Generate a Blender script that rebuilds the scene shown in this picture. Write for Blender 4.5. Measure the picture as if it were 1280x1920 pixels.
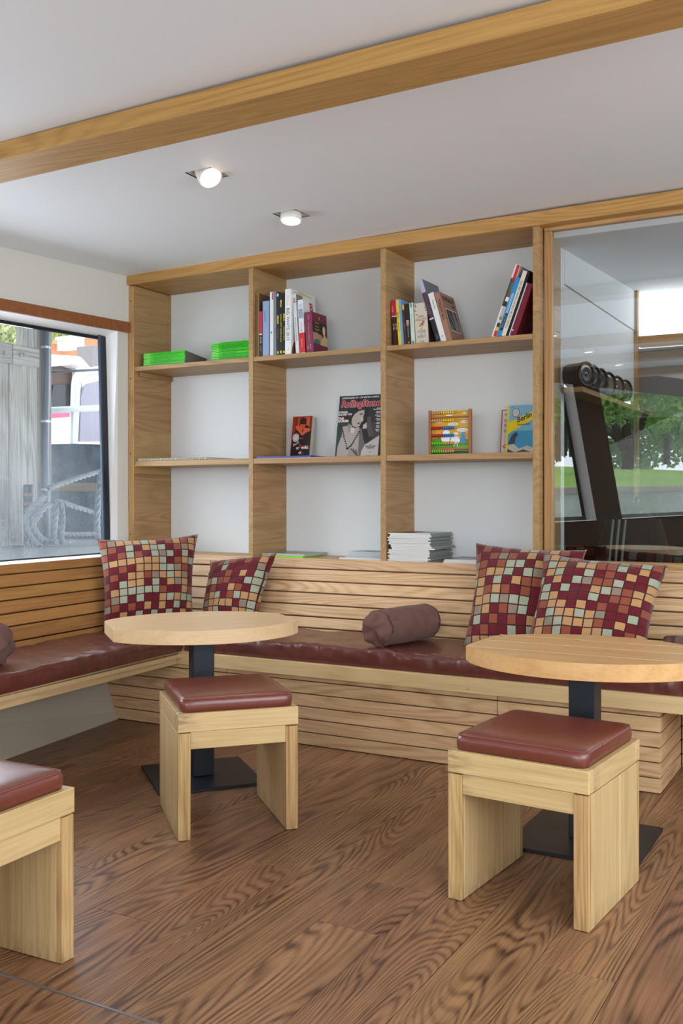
import bpy, bmesh, math, random
from mathutils import Vector, Matrix, noise
for o in list(bpy.data.objects): bpy.data.objects.remove(o)
S = bpy.context.scene; COL = S.collection
PI = math.pi; R = math.radians
def V(*a): return Vector(a)

# ------------------------------------------------------------------ camera
F = 1854.3; YAW = R(28.88); EYE = V(3.856, -4.433, 1.10); HORIZON = 936.5
FW = V(-math.sin(YAW), math.cos(YAW), 0); RT = V(math.cos(YAW), math.sin(YAW), 0); UP = V(0, 0, 1)
cd = bpy.data.cameras.new('camera'); cam = bpy.data.objects.new('camera', cd); COL.objects.link(cam)
cd.sensor_fit = 'AUTO'; cd.sensor_width = 36; cd.lens = 36*F/1920; cd.shift_y = (HORIZON-960)/1920
cd.clip_start = .05; cd.clip_end = 400
cam.location = EYE; cam.rotation_euler = (PI/2, 0, YAW); S.camera = cam
# ------------------------------------------------------------------ world, added daylight lamps, exposure
w = bpy.data.worlds.new('overcast sky'); S.world = w; w.use_nodes = True
bg = w.node_tree.nodes['Background']; bg.inputs[0].default_value = (.86, .93, 1, 1); bg.inputs[1].default_value = 3.6
def area(name, loc, target, sx, sy, power, col=(1, 1, 1)):
    l = bpy.data.lights.new(name, 'AREA'); l.shape = 'RECTANGLE'; l.size = sx; l.size_y = sy; l.energy = power; l.color = col
    o = bpy.data.objects.new(name, l); COL.objects.link(o); o.location = loc
    o.rotation_euler = (Vector(target)-Vector(loc)).to_track_quat('-Z', 'Y').to_euler(); return o
area('added_daylight_right', (5.9, -3.4, 1.55), (2.2, -1.4, .9), 3.4, 1.3, 66, (.93, .97, 1))  # area lamp added at the unseen right windows to brighten the cabin
area('added_daylight_rear', (3.6, -8.6, 1.6), (2.4, -1, 1.0), 3.2, 1.4, 92, (.95, .98, 1))  # area lamp added behind the camera, lifts the whole interior
area('added_daylight_left', (-.55, -1.5, 1.6), (2.2, -1.9, .2), 2.0, 1.1, 40, (.84, .92, 1))  # area lamp added outside the pane to boost the daylight coming in
area('added_fill_back_room', (4.4, 1.2, 2.25), (2.6, 1.0, 1.9), .8, .3, 9, (.95, .98, 1))  # fill lamp added inside the back room, lights its wall and ceiling
S.view_settings.view_transform = 'Standard'; S.view_settings.look = 'None'
S.view_settings.exposure = 0.0; S.view_settings.gamma = 1; S.view_settings.use_curve_mapping = False

# ------------------------------------------------------------------ material helpers
def lin(c):
    return tuple((x/255/12.92 if x/255 <= .04045 else ((x/255+.055)/1.055)**2.4) for x in c)+(1,)
class NT:
    def __init__(s, name):
        s.m = bpy.data.materials.new(name); s.m.use_nodes = True; s.t = s.m.node_tree; s.n = s.t.nodes
        s.b = s.n['Principled BSDF']; s.out = s.n['Material Output']
    def add(s, typ, **kw):
        n = s.n.new(typ)
        for k, v in kw.items():
            if k.startswith('i'):
                n.inputs[int(k[1:])].default_value = v
            else: setattr(n, k, v)
        return n
    def link(s, a, b): s.t.links.new(a, b)
    def math(s, op, a, b=None, c=None, clamp=False):
        n = s.n.new('ShaderNodeMath'); n.operation = op; n.use_clamp = clamp
        for i, x in enumerate((a, b, c)):
            if x is None: continue
            if isinstance(x, (int, float)): n.inputs[i].default_value = x
            else: s.link(x, n.inputs[i])
        return n.outputs[0]
    def vmath(s, op, a, b):
        n = s.n.new('ShaderNodeVectorMath'); n.operation = op
        for i, x in enumerate((a, b)):
            if isinstance(x, tuple): n.inputs[i].default_value = x
            else: s.link(x, n.inputs[i])
        return n.outputs[0]
    def noise(s, vec, scale, detail=3, rough=.5, dist=0):
        n = s.n.new('ShaderNodeTexNoise'); n.inputs['Scale'].default_value = scale; n.inputs['Detail'].default_value = detail
        n.inputs['Roughness'].default_value = rough; n.inputs['Distortion'].default_value = dist
        if vec is not None: s.link(vec, n.inputs['Vector'])
        return n.outputs[0]
    def mix(s, f, a, b, typ='MIX'):
        n = s.n.new('ShaderNodeMix'); n.data_type = 'RGBA'; n.blend_type = typ
        for i, x in ((0, f), (6, a), (7, b)):
            if isinstance(x, (int, float, tuple)): n.inputs[i].default_value = x
            else: s.link(x, n.inputs[i])
        return n.outputs[2]
    def ramp(s, f, stops, interp='LINEAR'):
        n = s.n.new('ShaderNodeValToRGB'); r = n.color_ramp; r.interpolation = interp
        r.elements.remove(r.elements[1]); r.elements[0].position = stops[0][0]; r.elements[0].color = stops[0][1]
        for (p, c) in stops[1:]: r.elements.new(p).color = c
        s.link(f, n.inputs[0]); return n.outputs[0]
    def bump(s, h, strength=.2, dist=.002):
        n = s.n.new('ShaderNodeBump'); n.inputs['Strength'].default_value = strength; n.inputs['Distance'].default_value = dist
        s.link(h, n.inputs['Height']); s.link(n.outputs[0], s.b.inputs['Normal'])
    def objvec(s):
        tc = s.n.new('ShaderNodeTexCoord'); oi = s.n.new('ShaderNodeObjectInfo')
        k = s.n.new('ShaderNodeCombineXYZ')
        for i, f in enumerate((37., 91., 53.)): s.link(s.math('MULTIPLY', oi.outputs['Random'], f), k.inputs[i])
        return s.vmath('ADD', tc.outputs['Object'], k.outputs[0]), oi.outputs['Random']
_flat = {}
def flat(rgb, rough=.55, spec=.4, metal=0):
    k = (tuple(rgb), rough, spec, metal)
    if k not in _flat:
        n = NT('paint_%d_%d_%d' % tuple(rgb)); n.b.inputs['Base Color'].default_value = lin(rgb)
        n.b.inputs['Roughness'].default_value = rough; n.b.inputs['Specular IOR Level'].default_value = spec
        n.b.inputs['Metallic'].default_value = metal
        _flat[k] = n.m
    return _flat[k]
def glow(name, rgb, strength):
    n = NT(name); n.b.inputs['Base Color'].default_value = (0, 0, 0, 1)
    n.b.inputs['Emission Color'].default_value = lin(rgb); n.b.inputs['Emission Strength'].default_value = strength; return n.m

def wood(name, light, dark, ring=26, contrast=.55, pore=.5, rough=.45, vary=.16, dirt=0., spec=.35, cross=5.5, endwear=False):
    n = NT(name); v, rnd = n.objvec()
    lo = n.vmath('MULTIPLY', v, (.55, cross, cross))
    d = n.math('ADD', n.noise(lo, 1.0, 1.5, .45, .3), n.math('MULTIPLY', n.noise(n.vmath('MULTIPLY', v, (3, 40, 40)), 1.0, 2, .5), .012))
    rings = n.math('SINE', n.math('MULTIPLY', d, ring*7.))
    rings = n.math('POWER', n.math('MULTIPLY_ADD', rings, .5, .5), 1.8)
    patch = n.noise(n.vmath('MULTIPLY', v, (1.1, 9, 9)), 1.0, 3, .6)
    rings = n.math('MULTIPLY', rings, n.math('MULTIPLY_ADD', patch, 2.2, -.45, clamp=True))
    fine = n.noise(n.vmath('MULTIPLY', v, (4, 150, 150)), 1.0, 3, .6)
    streak = n.noise(n.vmath('MULTIPLY', v, (1.4, 28, 28)), 1.0, 4, .6)
    por = n.math('MULTIPLY', n.math('SUBTRACT', fine, .42, clamp=True), pore*3.2)
    f = n.math('ADD', n.math('MULTIPLY', rings, contrast), por)
    f = n.math('ADD', f, n.math('MULTIPLY', n.math('SUBTRACT', streak, .45), .35*contrast+.22), clamp=True)
    col = n.mix(f, lin(light), lin(dark))
    val = n.math('MULTIPLY_ADD', n.math('FRACT', n.math('MULTIPLY', rnd, 7.31)), vary, 1-vary*.55)
    hsv = n.add('ShaderNodeHueSaturation'); n.link(col, hsv.inputs['Color']); n.link(val, hsv.inputs['Value'])
    n.link(n.math('MULTIPLY_ADD', n.math('FRACT', n.math('MULTIPLY', rnd, 3.7)), .012, .494), hsv.inputs['Hue'])
    col = hsv.outputs[0]
    if dirt:
        tc = n.add('ShaderNodeTexCoord')
        g = n.add('ShaderNodeNewGeometry')
        wv = n.vmath('MULTIPLY', g.outputs['Position'], (1, .45, 1))
        b1 = n.noise(wv, 4.2, 5, .62, .5)
        b2 = n.noise(n.vmath('MULTIPLY', g.outputs['Position'], (1, .6, 1)), 17, 4, .65, .8)
        m = n.math('MULTIPLY', n.math('SUBTRACT', b1, .50, clamp=True), 3.4*dirt)
        m2 = n.math('MULTIPLY', n.math('SUBTRACT', b2, .60, clamp=True), 4.0*dirt)
        m = n.math('ADD', m, m2, clamp=True)
        col = n.mix(n.math('MULTIPLY', m, .5), col, lin((62, 42, 32)))
        lt = n.math('MULTIPLY', n.math('SUBTRACT', n.noise(g.outputs['Position'], 2.1, 4, .6), .52, clamp=True), 1.6*dirt, clamp=True)
        col = n.mix(lt, col, lin((160, 118, 88)))
        rr = n.math('MULTIPLY_ADD', b1, .28, rough-.14)
        n.link(rr, n.b.inputs['Roughness'])
    else: n.b.inputs['Roughness'].default_value = rough
    if endwear:
        tc = n.add('ShaderNodeTexCoord'); sp = n.add('ShaderNodeSeparateXYZ'); n.link(tc.outputs['Object'], sp.inputs[0])
        low = n.math('MULTIPLY_ADD', sp.outputs[0], -16, -1.9, clamp=True)
        nz = n.noise(n.vmath('MULTIPLY', v, (10, 60, 60)), 1, 4, .7)
        m = n.math('MULTIPLY', low, n.math('MULTIPLY', n.math('SUBTRACT', nz, .4, clamp=True), 4), clamp=True)
        col = n.mix(n.math('MULTIPLY', m, .7), col, lin((112, 92, 70)))
    n.link(col, n.b.inputs['Base Color']); n.b.inputs['Specular IOR Level'].default_value = spec
    h = n.math('SUBTRACT', n.math('MULTIPLY', f, -.6), n.math('MULTIPLY', por, .5))
    n.bump(h, .18, .0015)
    return n.m
OAK = wood('oak_oiled', (192, 152, 102), (146, 104, 60), 16, .5, .45)
OAK_SHELF = wood('oak_shelf', (180, 145, 99), (136, 102, 62), 14, .45, .4, vary=.12)
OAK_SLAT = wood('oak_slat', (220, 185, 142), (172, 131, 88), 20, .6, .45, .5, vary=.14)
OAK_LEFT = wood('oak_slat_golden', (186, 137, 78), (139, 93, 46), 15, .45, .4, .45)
OAK_PALE = wood('oak_pale', (214, 184, 138), (180, 146, 98), 13, .35, .4, .42, vary=.08)
OAK_STOOL = wood('oak_stool', (215, 186, 136), (176, 141, 92), 12, .35, .45, .42, vary=.1, endwear=True)
OAK_END = wood('oak_leg_edge', (205, 172, 118), (158, 120, 74), 22, .55, .7, .6, vary=.1, endwear=True)
OAK_BEAM = wood('oak_beam', (196, 152, 88), (150, 108, 56), 15, .45, .4, .5, vary=.06)
CHERRY = wood('cherry_trim', (150, 97, 56), (116, 70, 36), 10, .4, .2, .4, vary=.02)
FLOORWOOD = wood('smoked_oak_floor', (160, 118, 84), (73, 49, 35), 46, .8, .5, .34, vary=.24, dirt=.8, spec=.5, cross=4.2)
GREYWOOD = wood('weathered_wood', (178, 176, 168), (120, 116, 106), 14, .5, .6, .8, vary=.2)
DARKWOOD = wood('dark_brown_board', (70, 52, 32), (42, 30, 18), 10, .4, .3, .7, vary=.1, spec=.1)
BACK_GLOOM = flat((26, 20, 14), .8, .03)  # near-black colour stands in for gloom, so the pane's reflections show

def white_paint(name, rgb, bumpy=.05):
    n = NT(name); g = n.add('ShaderNodeNewGeometry')
    c = n.noise(g.outputs['Position'], 1.3, 4, .6)
    n.link(n.mix(n.math('MULTIPLY', c, .22), lin(rgb), lin(tuple(x*.90 for x in rgb))), n.b.inputs['Base Color'])
    n.b.inputs['Roughness'].default_value = .6; n.b.inputs['Specular IOR Level'].default_value = .25
    n.bump(n.noise(g.outputs['Position'], 90, 3), bumpy, .001); return n.m
WALL = white_paint('white_wall_paint', (232, 237, 240)); CEIL = white_paint('white_ceiling_paint', (240, 243, 246))
WALL_L = white_paint('cream_wall_paint', (222, 220, 212)); REVEAL = white_paint('white_reveal_paint', (252, 253, 254), .02)
PLASTER = white_paint('grey_plaster', (186, 176, 160), .4)

def leather(name, rgb, rough=.3, wr=1.):
    n = NT(name); tc = n.add('ShaderNodeTexCoord'); v = tc.outputs['Object']
    c = n.noise(v, 7, 4, .6, .4)
    n.link(n.mix(c, lin(tuple(x*.86 for x in rgb)), lin(tuple(min(255, x*1.12) for x in rgb))), n.b.inputs['Base Color'])
    n.link(n.math('MULTIPLY_ADD', n.noise(v, 12, 3), .22, rough-.1), n.b.inputs['Roughness'])
    n.b.inputs['Specular IOR Level'].default_value = .55; n.b.inputs['Coat Weight'].default_value = .22; n.b.inputs['Coat Roughness'].default_value = .22
    h = n.math('ADD', n.math('MULTIPLY', n.noise(v, 7, 3, .5, 1.2), .8*wr), n.math('MULTIPLY', n.noise(v, 260, 2), .06))
    n.bump(h, .35, .006); return n.m
LEATHER = leather('oxblood_leather', (98, 49, 43), .30, .8); LEATHER_STOOL = leather('stool_leather', (114, 57, 46), .3, .5)
STITCH = flat((142, 84, 74), .5)
def fabric(name, rgb):
    n = NT(name); tc = n.add('ShaderNodeTexCoord'); c = n.noise(tc.outputs['Object'], 14, 5, .7)
    n.link(n.mix(c, lin(tuple(x*.75 for x in rgb)), lin(tuple(x*1.2 for x in rgb))), n.b.inputs['Base Color'])
    n.b.inputs['Roughness'].default_value = .95; n.b.inputs['Specular IOR Level'].default_value = .1
    n.b.inputs['Sheen Weight'].default_value = .08
    n.bump(n.math('ADD', n.noise(tc.outputs['Object'], 500, 2), n.math('MULTIPLY', c, 3)), .25, .002); return n.m
VELVET = fabric('brown_velvet', (112, 82, 75)); COAT = fabric('dark_coat', (44, 42, 40)); COAT_G = fabric('olive_coat', (96, 92, 66))
def mosaic():
    n = NT('mosaic_weave'); uv = n.add('ShaderNodeUVMap'); uv.uv_map = 'UVMap'
    cell = n.vmath('FLOOR', uv.outputs[0], (0, 0, 0)); fr = n.vmath('FRACTION', uv.outputs[0], (0, 0, 0))
    s = n.add('ShaderNodeSeparateXYZ'); n.link(cell, s.inputs[0])
    fs = n.add('ShaderNodeSeparateXYZ'); n.link(fr, fs.inputs[0])
    wn = n.add('ShaderNodeTexWhiteNoise'); wn.noise_dimensions = '2D'; n.link(cell, wn.inputs['Vector'])
    row = n.math('FRACT', n.math('MULTIPLY', n.math('ADD', n.math('ADD', s.outputs[0], s.outputs[1]), 40), .5))
    odd = n.math('GREATER_THAN', row, .25)
    ca = n.ramp(wn.outputs[0], [(0, lin((108, 26, 40))), (.46, lin((192, 150, 106))), (.66, lin((148, 134, 116))), (.82, lin((168, 174, 150))), (.93, lin((152, 82, 60)))], 'CONSTANT')
    cb = n.ramp(wn.outputs[0], [(0, lin((150, 80, 58))), (.36, lin((170, 176, 154))), (.60, lin((196, 150, 100))), (.92, lin((108, 26, 40)))], 'CONSTANT')
    col = n.mix(odd, ca, cb)
    m = None
    for k in (0, 1):
        e = n.math('ABSOLUTE', n.math('SUBTRACT', fs.outputs[k], .5))
        e = n.math('GREATER_THAN', e, .435); m = e if m is None else n.math('MAXIMUM', m, e)
    tx = n.noise(n.vmath('MULTIPLY', uv.outputs[0], (9, 9, 9)), 1, 3, .7)
    col = n.mix(n.math('MULTIPLY', n.math('SUBTRACT', tx, .35, clamp=True), .7), col, lin((70, 50, 40)))
    col = n.mix(m, col, lin((70, 36, 36)))
    n.link(col, n.b.inputs['Base Color']); n.b.inputs['Roughness'].default_value = .9; n.b.inputs['Specular IOR Level'].default_value = .15
    n.b.inputs['Sheen Weight'].default_value = .2
    n.bump(n.math('SUBTRACT', n.math('MULTIPLY', tx, .5), m), .4, .0025); return n.m
MOSAIC = mosaic()
def black_steel():
    n = NT('powder_coated_steel'); tc = n.add('ShaderNodeTexCoord')
    n.b.inputs['Base Color'].default_value = lin((36, 42, 50)); n.b.inputs['Roughness'].default_value = .42; n.b.inputs['Metallic'].default_value = .35
    n.bump(n.noise(tc.outputs['Object'], 320, 2), .35, .0015); return n.m
STEEL = black_steel()
BLACKFRAME = flat((22, 27, 34), .35, .5); ALU = flat((150, 152, 155), .35, .5, .9)
def clear_glass(name, refl, tint=(1, 1, 1, 1), dirt=False):
    n = NT(name); n.n.remove(n.b)
    t = n.add('ShaderNodeBsdfTransparent'); t.inputs[0].default_value = tint
    g = n.add('ShaderNodeBsdfGlossy'); g.inputs['Roughness'].default_value = 0.0
    m = n.add('ShaderNodeMixShader'); m.inputs[0].default_value = refl
    n.link(t.outputs[0], m.inputs[1]); n.link(g.outputs[0], m.inputs[2]); o = m.outputs[0]
    if dirt:
        ge = n.add('ShaderNodeNewGeometry'); sp = n.add('ShaderNodeSeparateXYZ'); n.link(ge.outputs['Position'], sp.inputs[0])
        low = n.math('MULTIPLY_ADD', sp.outputs[2], -.62, 1.0, clamp=True)  # stronger towards the bottom: dust plus a bright bluish haze painted in
        sc = n.vmath('MULTIPLY', ge.outputs['Position'], (1, 1, .35))
        specks = n.math('MULTIPLY', n.math('SUBTRACT', n.noise(ge.outputs['Position'], 120, 4, .7), .5, clamp=True), 2.6)
        smear = n.noise(sc, 6, 4, .6)
        f = n.math('MULTIPLY', low, n.math('ADD', n.math('MULTIPLY', smear, .55), specks), clamp=True)
        f = n.math('ADD', f, .02, clamp=True)
        df = n.add('ShaderNodeBsdfTranslucent'); df.inputs[0].default_value = (.75, .83, .9, 1)
        m2 = n.add('ShaderNodeMixShader'); n.link(f, m2.inputs[0]); n.link(o, m2.inputs[1]); n.link(df.outputs[0], m2.inputs[2]); o = m2.outputs[0]
    n.link(o, n.out.inputs[0]); return n.m
GLASS = clear_glass('partition_glass', .19, (.90, .92, .92, 1)); PANE = clear_glass('dusty_hazed_glass', .04, (.97, .98, 1, 1), True)
PANE_CLEAN = clear_glass('window_glass', .05)

# ------------------------------------------------------------------ object helpers
def link(name, me, mat=None, parent=None, M=None):
    o = bpy.data.objects.new(name, me); COL.objects.link(o)
    if me is not None and mat is not None and not me.materials: me.materials.append(mat)
    if parent:
        o.parent = parent
        if parent.get('kind') == 'structure': M = parent.matrix_basis.inverted() @ (M or Matrix.Identity(4))
    if M is not None: o.matrix_basis = M
    return o
def obj(name, bm, mat, parent=None, M=None, smooth=False):
    me = bpy.data.meshes.new(name); bm.normal_update(); bm.to_mesh(me); bm.free()
    if smooth:
        for p in me.polygons: p.use_smooth = True
    return link(name, me, mat, parent, M)
def raw(name, verts, faces, mat, parent=None, M=None, smooth=False):
    me = bpy.data.meshes.new(name); me.from_pydata([tuple(v) for v in verts], [], faces); me.update()
    if smooth:
        for p in me.polygons: p.use_smooth = True
    return link(name, me, mat, parent, M)
def thing(name, label, cat, loc=(0, 0, 0), rz=0, group=None, M=None):
    o = bpy.data.objects.new(name, None); COL.objects.link(o); o.empty_display_size = .1
    o.matrix_basis = M if M is not None else Matrix.Translation(loc) @ Matrix.Rotation(rz, 4, 'Z')
    return tag(o, label, cat, group)
def tag(o, label, cat, group=None, kind=None):
    if label: o['label'] = label
    if cat: o['category'] = cat
    if group: o['group'] = group
    if kind: o['kind'] = kind
    return o
def struct(o, label=None):
    o['kind'] = 'structure'
    if label: o['label'] = label
    return o
_box = {}
def boxmesh(name, sx, sy, sz, mat, bev):
    k = (name, round(sx, 4), round(sy, 4), round(sz, 4), mat.name, bev)
    if k not in _box:
        bm = bmesh.new(); bmesh.ops.create_cube(bm, size=1); bmesh.ops.scale(bm, vec=(sx, sy, sz), verts=bm.verts)
        if bev: bmesh.ops.bevel(bm, geom=bm.edges[:], offset=min(bev, .45*min(sx, sy, sz)), segments=1, affect='EDGES', profile=.5)
        me = bpy.data.meshes.new(name); bm.to_mesh(me); bm.free(); me.materials.append(mat); _box[k] = me
    return _box[k]
ROT = {'X': Matrix.Identity(4), 'Y': Matrix.Rotation(PI/2, 4, 'Z'), 'Z': Matrix.Rotation(-PI/2, 4, 'Y')}
def bx(name, x0, x1, y0, y1, z0, z1, mat, parent=None, grain='X', bev=.0015, rot=None):
    """axis-aligned box in its parent's space; its local X runs along the grain"""
    d = V(x1-x0, y1-y0, z1-z0); c = V((x0+x1)/2, (y0+y1)/2, (z0+z1)/2)
    s = {'X': d, 'Y': V(d.y, d.x, d.z), 'Z': V(d.z, d.y, d.x)}[grain]
    M = Matrix.Translation(c) @ ROT[grain]
    if rot is not None: M = rot @ M
    return link(name, boxmesh(name, s.x, s.y, s.z, mat, bev), None, parent, M)
def frame(o, x, y, z):
    M = Matrix.Identity(4)
    for i, v in enumerate((x, y, z, o)):
        for j in range(3): M[j][i] = v[j]
    return M
def board(name, p0, p1, up, w, t, mat, parent=None, bev=.0015):
    """board from p0 to p1 (centre line); w measured along 'up', t across"""
    p0, p1 = Vector(p0), Vector(p1); x = (p1-p0).normalized(); u = Vector(up); u = (u-u.dot(x)*x).normalized(); y = u.cross(x)
    return link(name, boxmesh(name, (p1-p0).length, t, w, mat, bev), None, parent, frame((p0+p1)/2, x, y, u))
def cyl(name, p0, p1, r0, r1, mat, parent=None, seg=24, smooth=True, cap=True):
    p0, p1 = Vector(p0), Vector(p1); bm = bmesh.new()
    bmesh.ops.create_cone(bm, cap_ends=cap, segments=seg, radius1=r0, radius2=r1, depth=(p1-p0).length)
    o = obj(name, bm, mat, parent, Matrix.Translation((p0+p1)/2) @ (p1-p0).to_track_quat('Z', 'Y').to_matrix().to_4x4())
    if smooth:
        for p in o.data.polygons: p.use_smooth = len(p.vertices) == 4
    return o
def lathe(name, prof, mat, parent=None, M=None, seg=24):
    vs, fs = [], []
    for (r, z) in prof:
        for k in range(seg):
            a = 2*PI*k/seg; vs.append((r*math.cos(a), r*math.sin(a), z))
    for i in range(len(prof)-1):
        for k in range(seg):
            fs.append((i*seg+k, i*seg+(k+1) % seg, (i+1)*seg+(k+1) % seg, (i+1)*seg+k))
    return raw(name, vs, fs, mat, parent, M, True)
def tube(name, pts, r, mat, parent=None, seg=8):
    pts = [Vector(p) for p in pts]; vs, fs = [], []; prev = None
    for i, p in enumerate(pts):
        d = (pts[min(i+1, len(pts)-1)]-pts[max(i-1, 0)]).normalized()
        if prev is None: n = d.orthogonal().normalized()
        else: n = (prev-prev.dot(d)*d).normalized()
        prev = n; b = d.cross(n)
        for k in range(seg):
            a = 2*PI*k/seg; vs.append(p+r*(math.cos(a)*n+math.sin(a)*b))
    for i in range(len(pts)-1):
        for k in range(seg): fs.append((i*seg+k, i*seg+(k+1) % seg, (i+1)*seg+(k+1) % seg, (i+1)*seg+k))
    fs += [tuple(range(seg-1, -1, -1)), tuple(range(len(vs)-seg, len(vs)))]
    return raw(name, vs, fs, mat, parent, None, True)
def spline(pts, n=12):
    pts = [Vector(p) for p in pts]; q = [pts[0]*2-pts[1]]+pts+[pts[-1]*2-pts[-2]]; out = []
    for i in range(1, len(q)-2):
        for k in range(n):
            t = k/n; a, b, c, d = q[i-1], q[i], q[i+1], q[i+2]
            out.append(.5*((2*b)+(c-a)*t+(2*a-5*b+4*c-d)*t*t+(3*b-a-3*c+d)*t**3))
    return out+[pts[-1]]
def poly(name, pts, mat, parent, M, off=.0004):
    """flat print: a polygon in the XY plane of M lifted by off"""
    return raw(name, [(x, y, off) for x, y in pts], [tuple(range(len(pts)))], mat, parent, M)
def quadpts(x0, y0, x1, y1): return [(x0, y0), (x1, y0), (x1, y1), (x0, y1)]
def oval(cx, cy, rx, ry, n=20): return [(cx+rx*math.cos(2*PI*k/n), cy+ry*math.sin(2*PI*k/n)) for k in range(n)]
_txt = {}
def text(s, size, M, mat, parent, sx=1., off=.0006, align='CENTER', name='lettering', bold=0., shear=0.):
    k = (s, size, align, mat.name, bold, shear)
    if k not in _txt:
        c = bpy.data.curves.new('lettering', 'FONT'); c.body = s; c.size = size; c.align_x = align; c.align_y = 'CENTER'
        c.extrude = .0001; c.offset = bold; c.shear = shear; c.resolution_u = 3
        t = bpy.data.objects.new('tmp', c); COL.objects.link(t)
        me = bpy.data.meshes.new_from_object(t); bpy.data.objects.remove(t); me.materials.clear(); me.materials.append(mat); _txt[k] = me
    return link(name, _txt[k], None, parent, M @ Matrix.Translation((0, 0, off)) @ Matrix.Diagonal((sx, 1, 1, 1)))
def at(x, y, axis, val):
    """the point of the scene on the plane axis = val that stands at photograph pixel (x, y)"""
    d = FW+RT*((x-640)/F)-UP*((y-HORIZON)/F); t = (val-EYE[axis])/d[axis]; return EYE+d*t

# ================================================================== SETTING
def zc(x): return 2.393+.017*min(max(x, -1), 2.6)          # the cambered deck above
floor = struct(bx('floor', -.6, 6.2, -9.2, .36, -.06, -.012, flat((60, 42, 30), .8)), 'dark brown oiled oak plank floor')
rng = random.Random(4)
x = 2.174-.19*10
ends = {2.174-.19: [-2.42], 2.174: [-1.93], 2.174+.19: [-1.83], 2.174+.38: [-1.89, -2.2]}
row = 0
while x < 4.6:
    cuts = [-.2, -3.6]
    key = [e for e in ends if abs(e-x) < .01]
    inner = ends[key[0]] if key else [rng.uniform(-.9, -3.0)]
    cs = sorted(cuts+list(inner))
    for a, b in zip(cs[:-1], cs[1:]):
        bx('floor_plank', x+.0007, x+.1893, a+.0007, b-.0007, -.012+rng.uniform(-.0003, .0003), 0, FLOORWOOD, floor, 'Y', .0012)
    x += .19; row += 1
bx('floor_planking', -.5, .27, -3.6, -.2, -.012, -.0005, FLOORWOOD, floor, 'Y', 0)
bx('floor_planking', -.5, 6.1, -9.1, -3.6, -.012, -.0005, FLOORWOOD, floor, 'Y', 0)
bx('floor_planking', 4.65, 6.1, -3.6, -.2, -.012, -.0005, FLOORWOOD, floor, 'Y', 0)
bx('threshold_strip', .6, 4.6, -2.8095, -2.8005, -.002, .0016, ALU, floor)

# ceiling with the square holes of the recessed lamps
LX = (1.378, 1.506)
LY = [(-1.25, -1.122), (-.602, -.474), (-3.45, -3.32), (-4.6, -4.47), (-5.75, -5.62)]
xs = sorted([-2, 0, LX[0], LX[1], 2.6, 4.0, 6.3]); ys = sorted([-9.2, .05]+[v for p in LY for v in p])
cv = [(a, b, zc(a)) for b in ys for a in xs]; cf = []
for j in range(len(ys)-1):
    for i in range(len(xs)-1):
        if abs(xs[i]-LX[0]) < 1e-6 and any(abs(ys[j]-p[0]) < 1e-6 for p in LY): continue
        k = j*len(xs)+i; cf.append((k, k+len(xs), k+len(xs)+1, k+1))
ceiling = struct(raw('ceiling', cv, cf, CEIL), 'smooth off white ceiling')
struct(bx('sky_block_roof', -2.2, 6.5, -9.4, 2.3, 2.56, 2.66, flat((90, 90, 90), .8), None, 'X', 0))  # unseen slab added above the ceiling to keep sky light out
# cross beam under the ceiling and header beam above the shelves
def sloped_beam(name, x0, x1, y0, y1, h, mat, hb=None):
    vs = []
    for a in (x0, x1):
        zt = zc(a)+.012; zb = zc(a)-h
        vs += [(a, y0, zb), (a, y1, zb), (a, y1, zt), (a, y0, zt)]
    bm = bmesh.new(); v = [bm.verts.new(p) for p in vs]
    for f in ((0, 1, 2, 3), (7, 6, 5, 4), (0, 4, 5, 1), (1, 5, 6, 2), (2, 6, 7, 3), (3, 7, 4, 0)): bm.faces.new([v[k] for k in f])
    bmesh.ops.recalc_face_normals(bm, faces=bm.faces[:])
    bmesh.ops.bevel(bm, geom=bm.edges[:], offset=.003, segments=1, affect='EDGES')
    return obj(name, bm, mat)
struct(sloped_beam('trim_1', -.35, 6.0, -1.866, -1.676, .055, OAK_BEAM), 'oak beam running across the ceiling in front')
struct(sloped_beam('trim_2', 0.003, 5.6, -.022, .338, .052, OAK_BEAM), 'oak header beam above the bookshelf')
for yb in (-3.95, -5.2, -6.6): struct(sloped_beam('trim_5', -.3, 6.0, yb, yb+.19, .055, OAK_BEAM))

# back wall (white back of the shelving) and the partition further right
struct(bx('wall_back', -.3, 2.452, .341, .40, 0, 2.5, WALL, None, 'X', 0), 'white wall behind the bookshelf')
# left wall: upper part, trim and reveal follow the hull, the lower part is sloping plaster
def hx(y): return .135*(y+.03)                              # upper wall line
struct(raw('wall_left', [(hx(.05), .05, 2.10), (hx(-3), -3, 2.10), (hx(-3), -3, 2.60), (hx(.05), .05, 2.60)], [(0, 1, 2, 3)], WALL_L), 'cream white wall band above the window')
def slab(name, quad, n, t, mat):
    n = Vector(n)*t; q = [Vector(p) for p in quad]; vs = q+[p+n for p in q]
    bm = bmesh.new(); v = [bm.verts.new(p) for p in vs]
    for f in ((0, 1, 2, 3), (7, 6, 5, 4), (0, 4, 5, 1), (1, 5, 6, 2), (2, 6, 7, 3), (3, 7, 4, 0)): bm.faces.new([v[k] for k in f])
    bmesh.ops.recalc_face_normals(bm, faces=bm.faces[:]); return obj(name, bm, mat)
y0, y1 = .018, -3.0
struct(slab('trim_3', [(hx(y0)+.014, y0, 2.066), (hx(y1)+.014, y1, 2.066), (hx(y1)+.014, y1, 2.126), (hx(y0)+.014, y0, 2.126)], (-1, 0, 0), .02, CHERRY), 'reddish brown trim board above the window')
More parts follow.
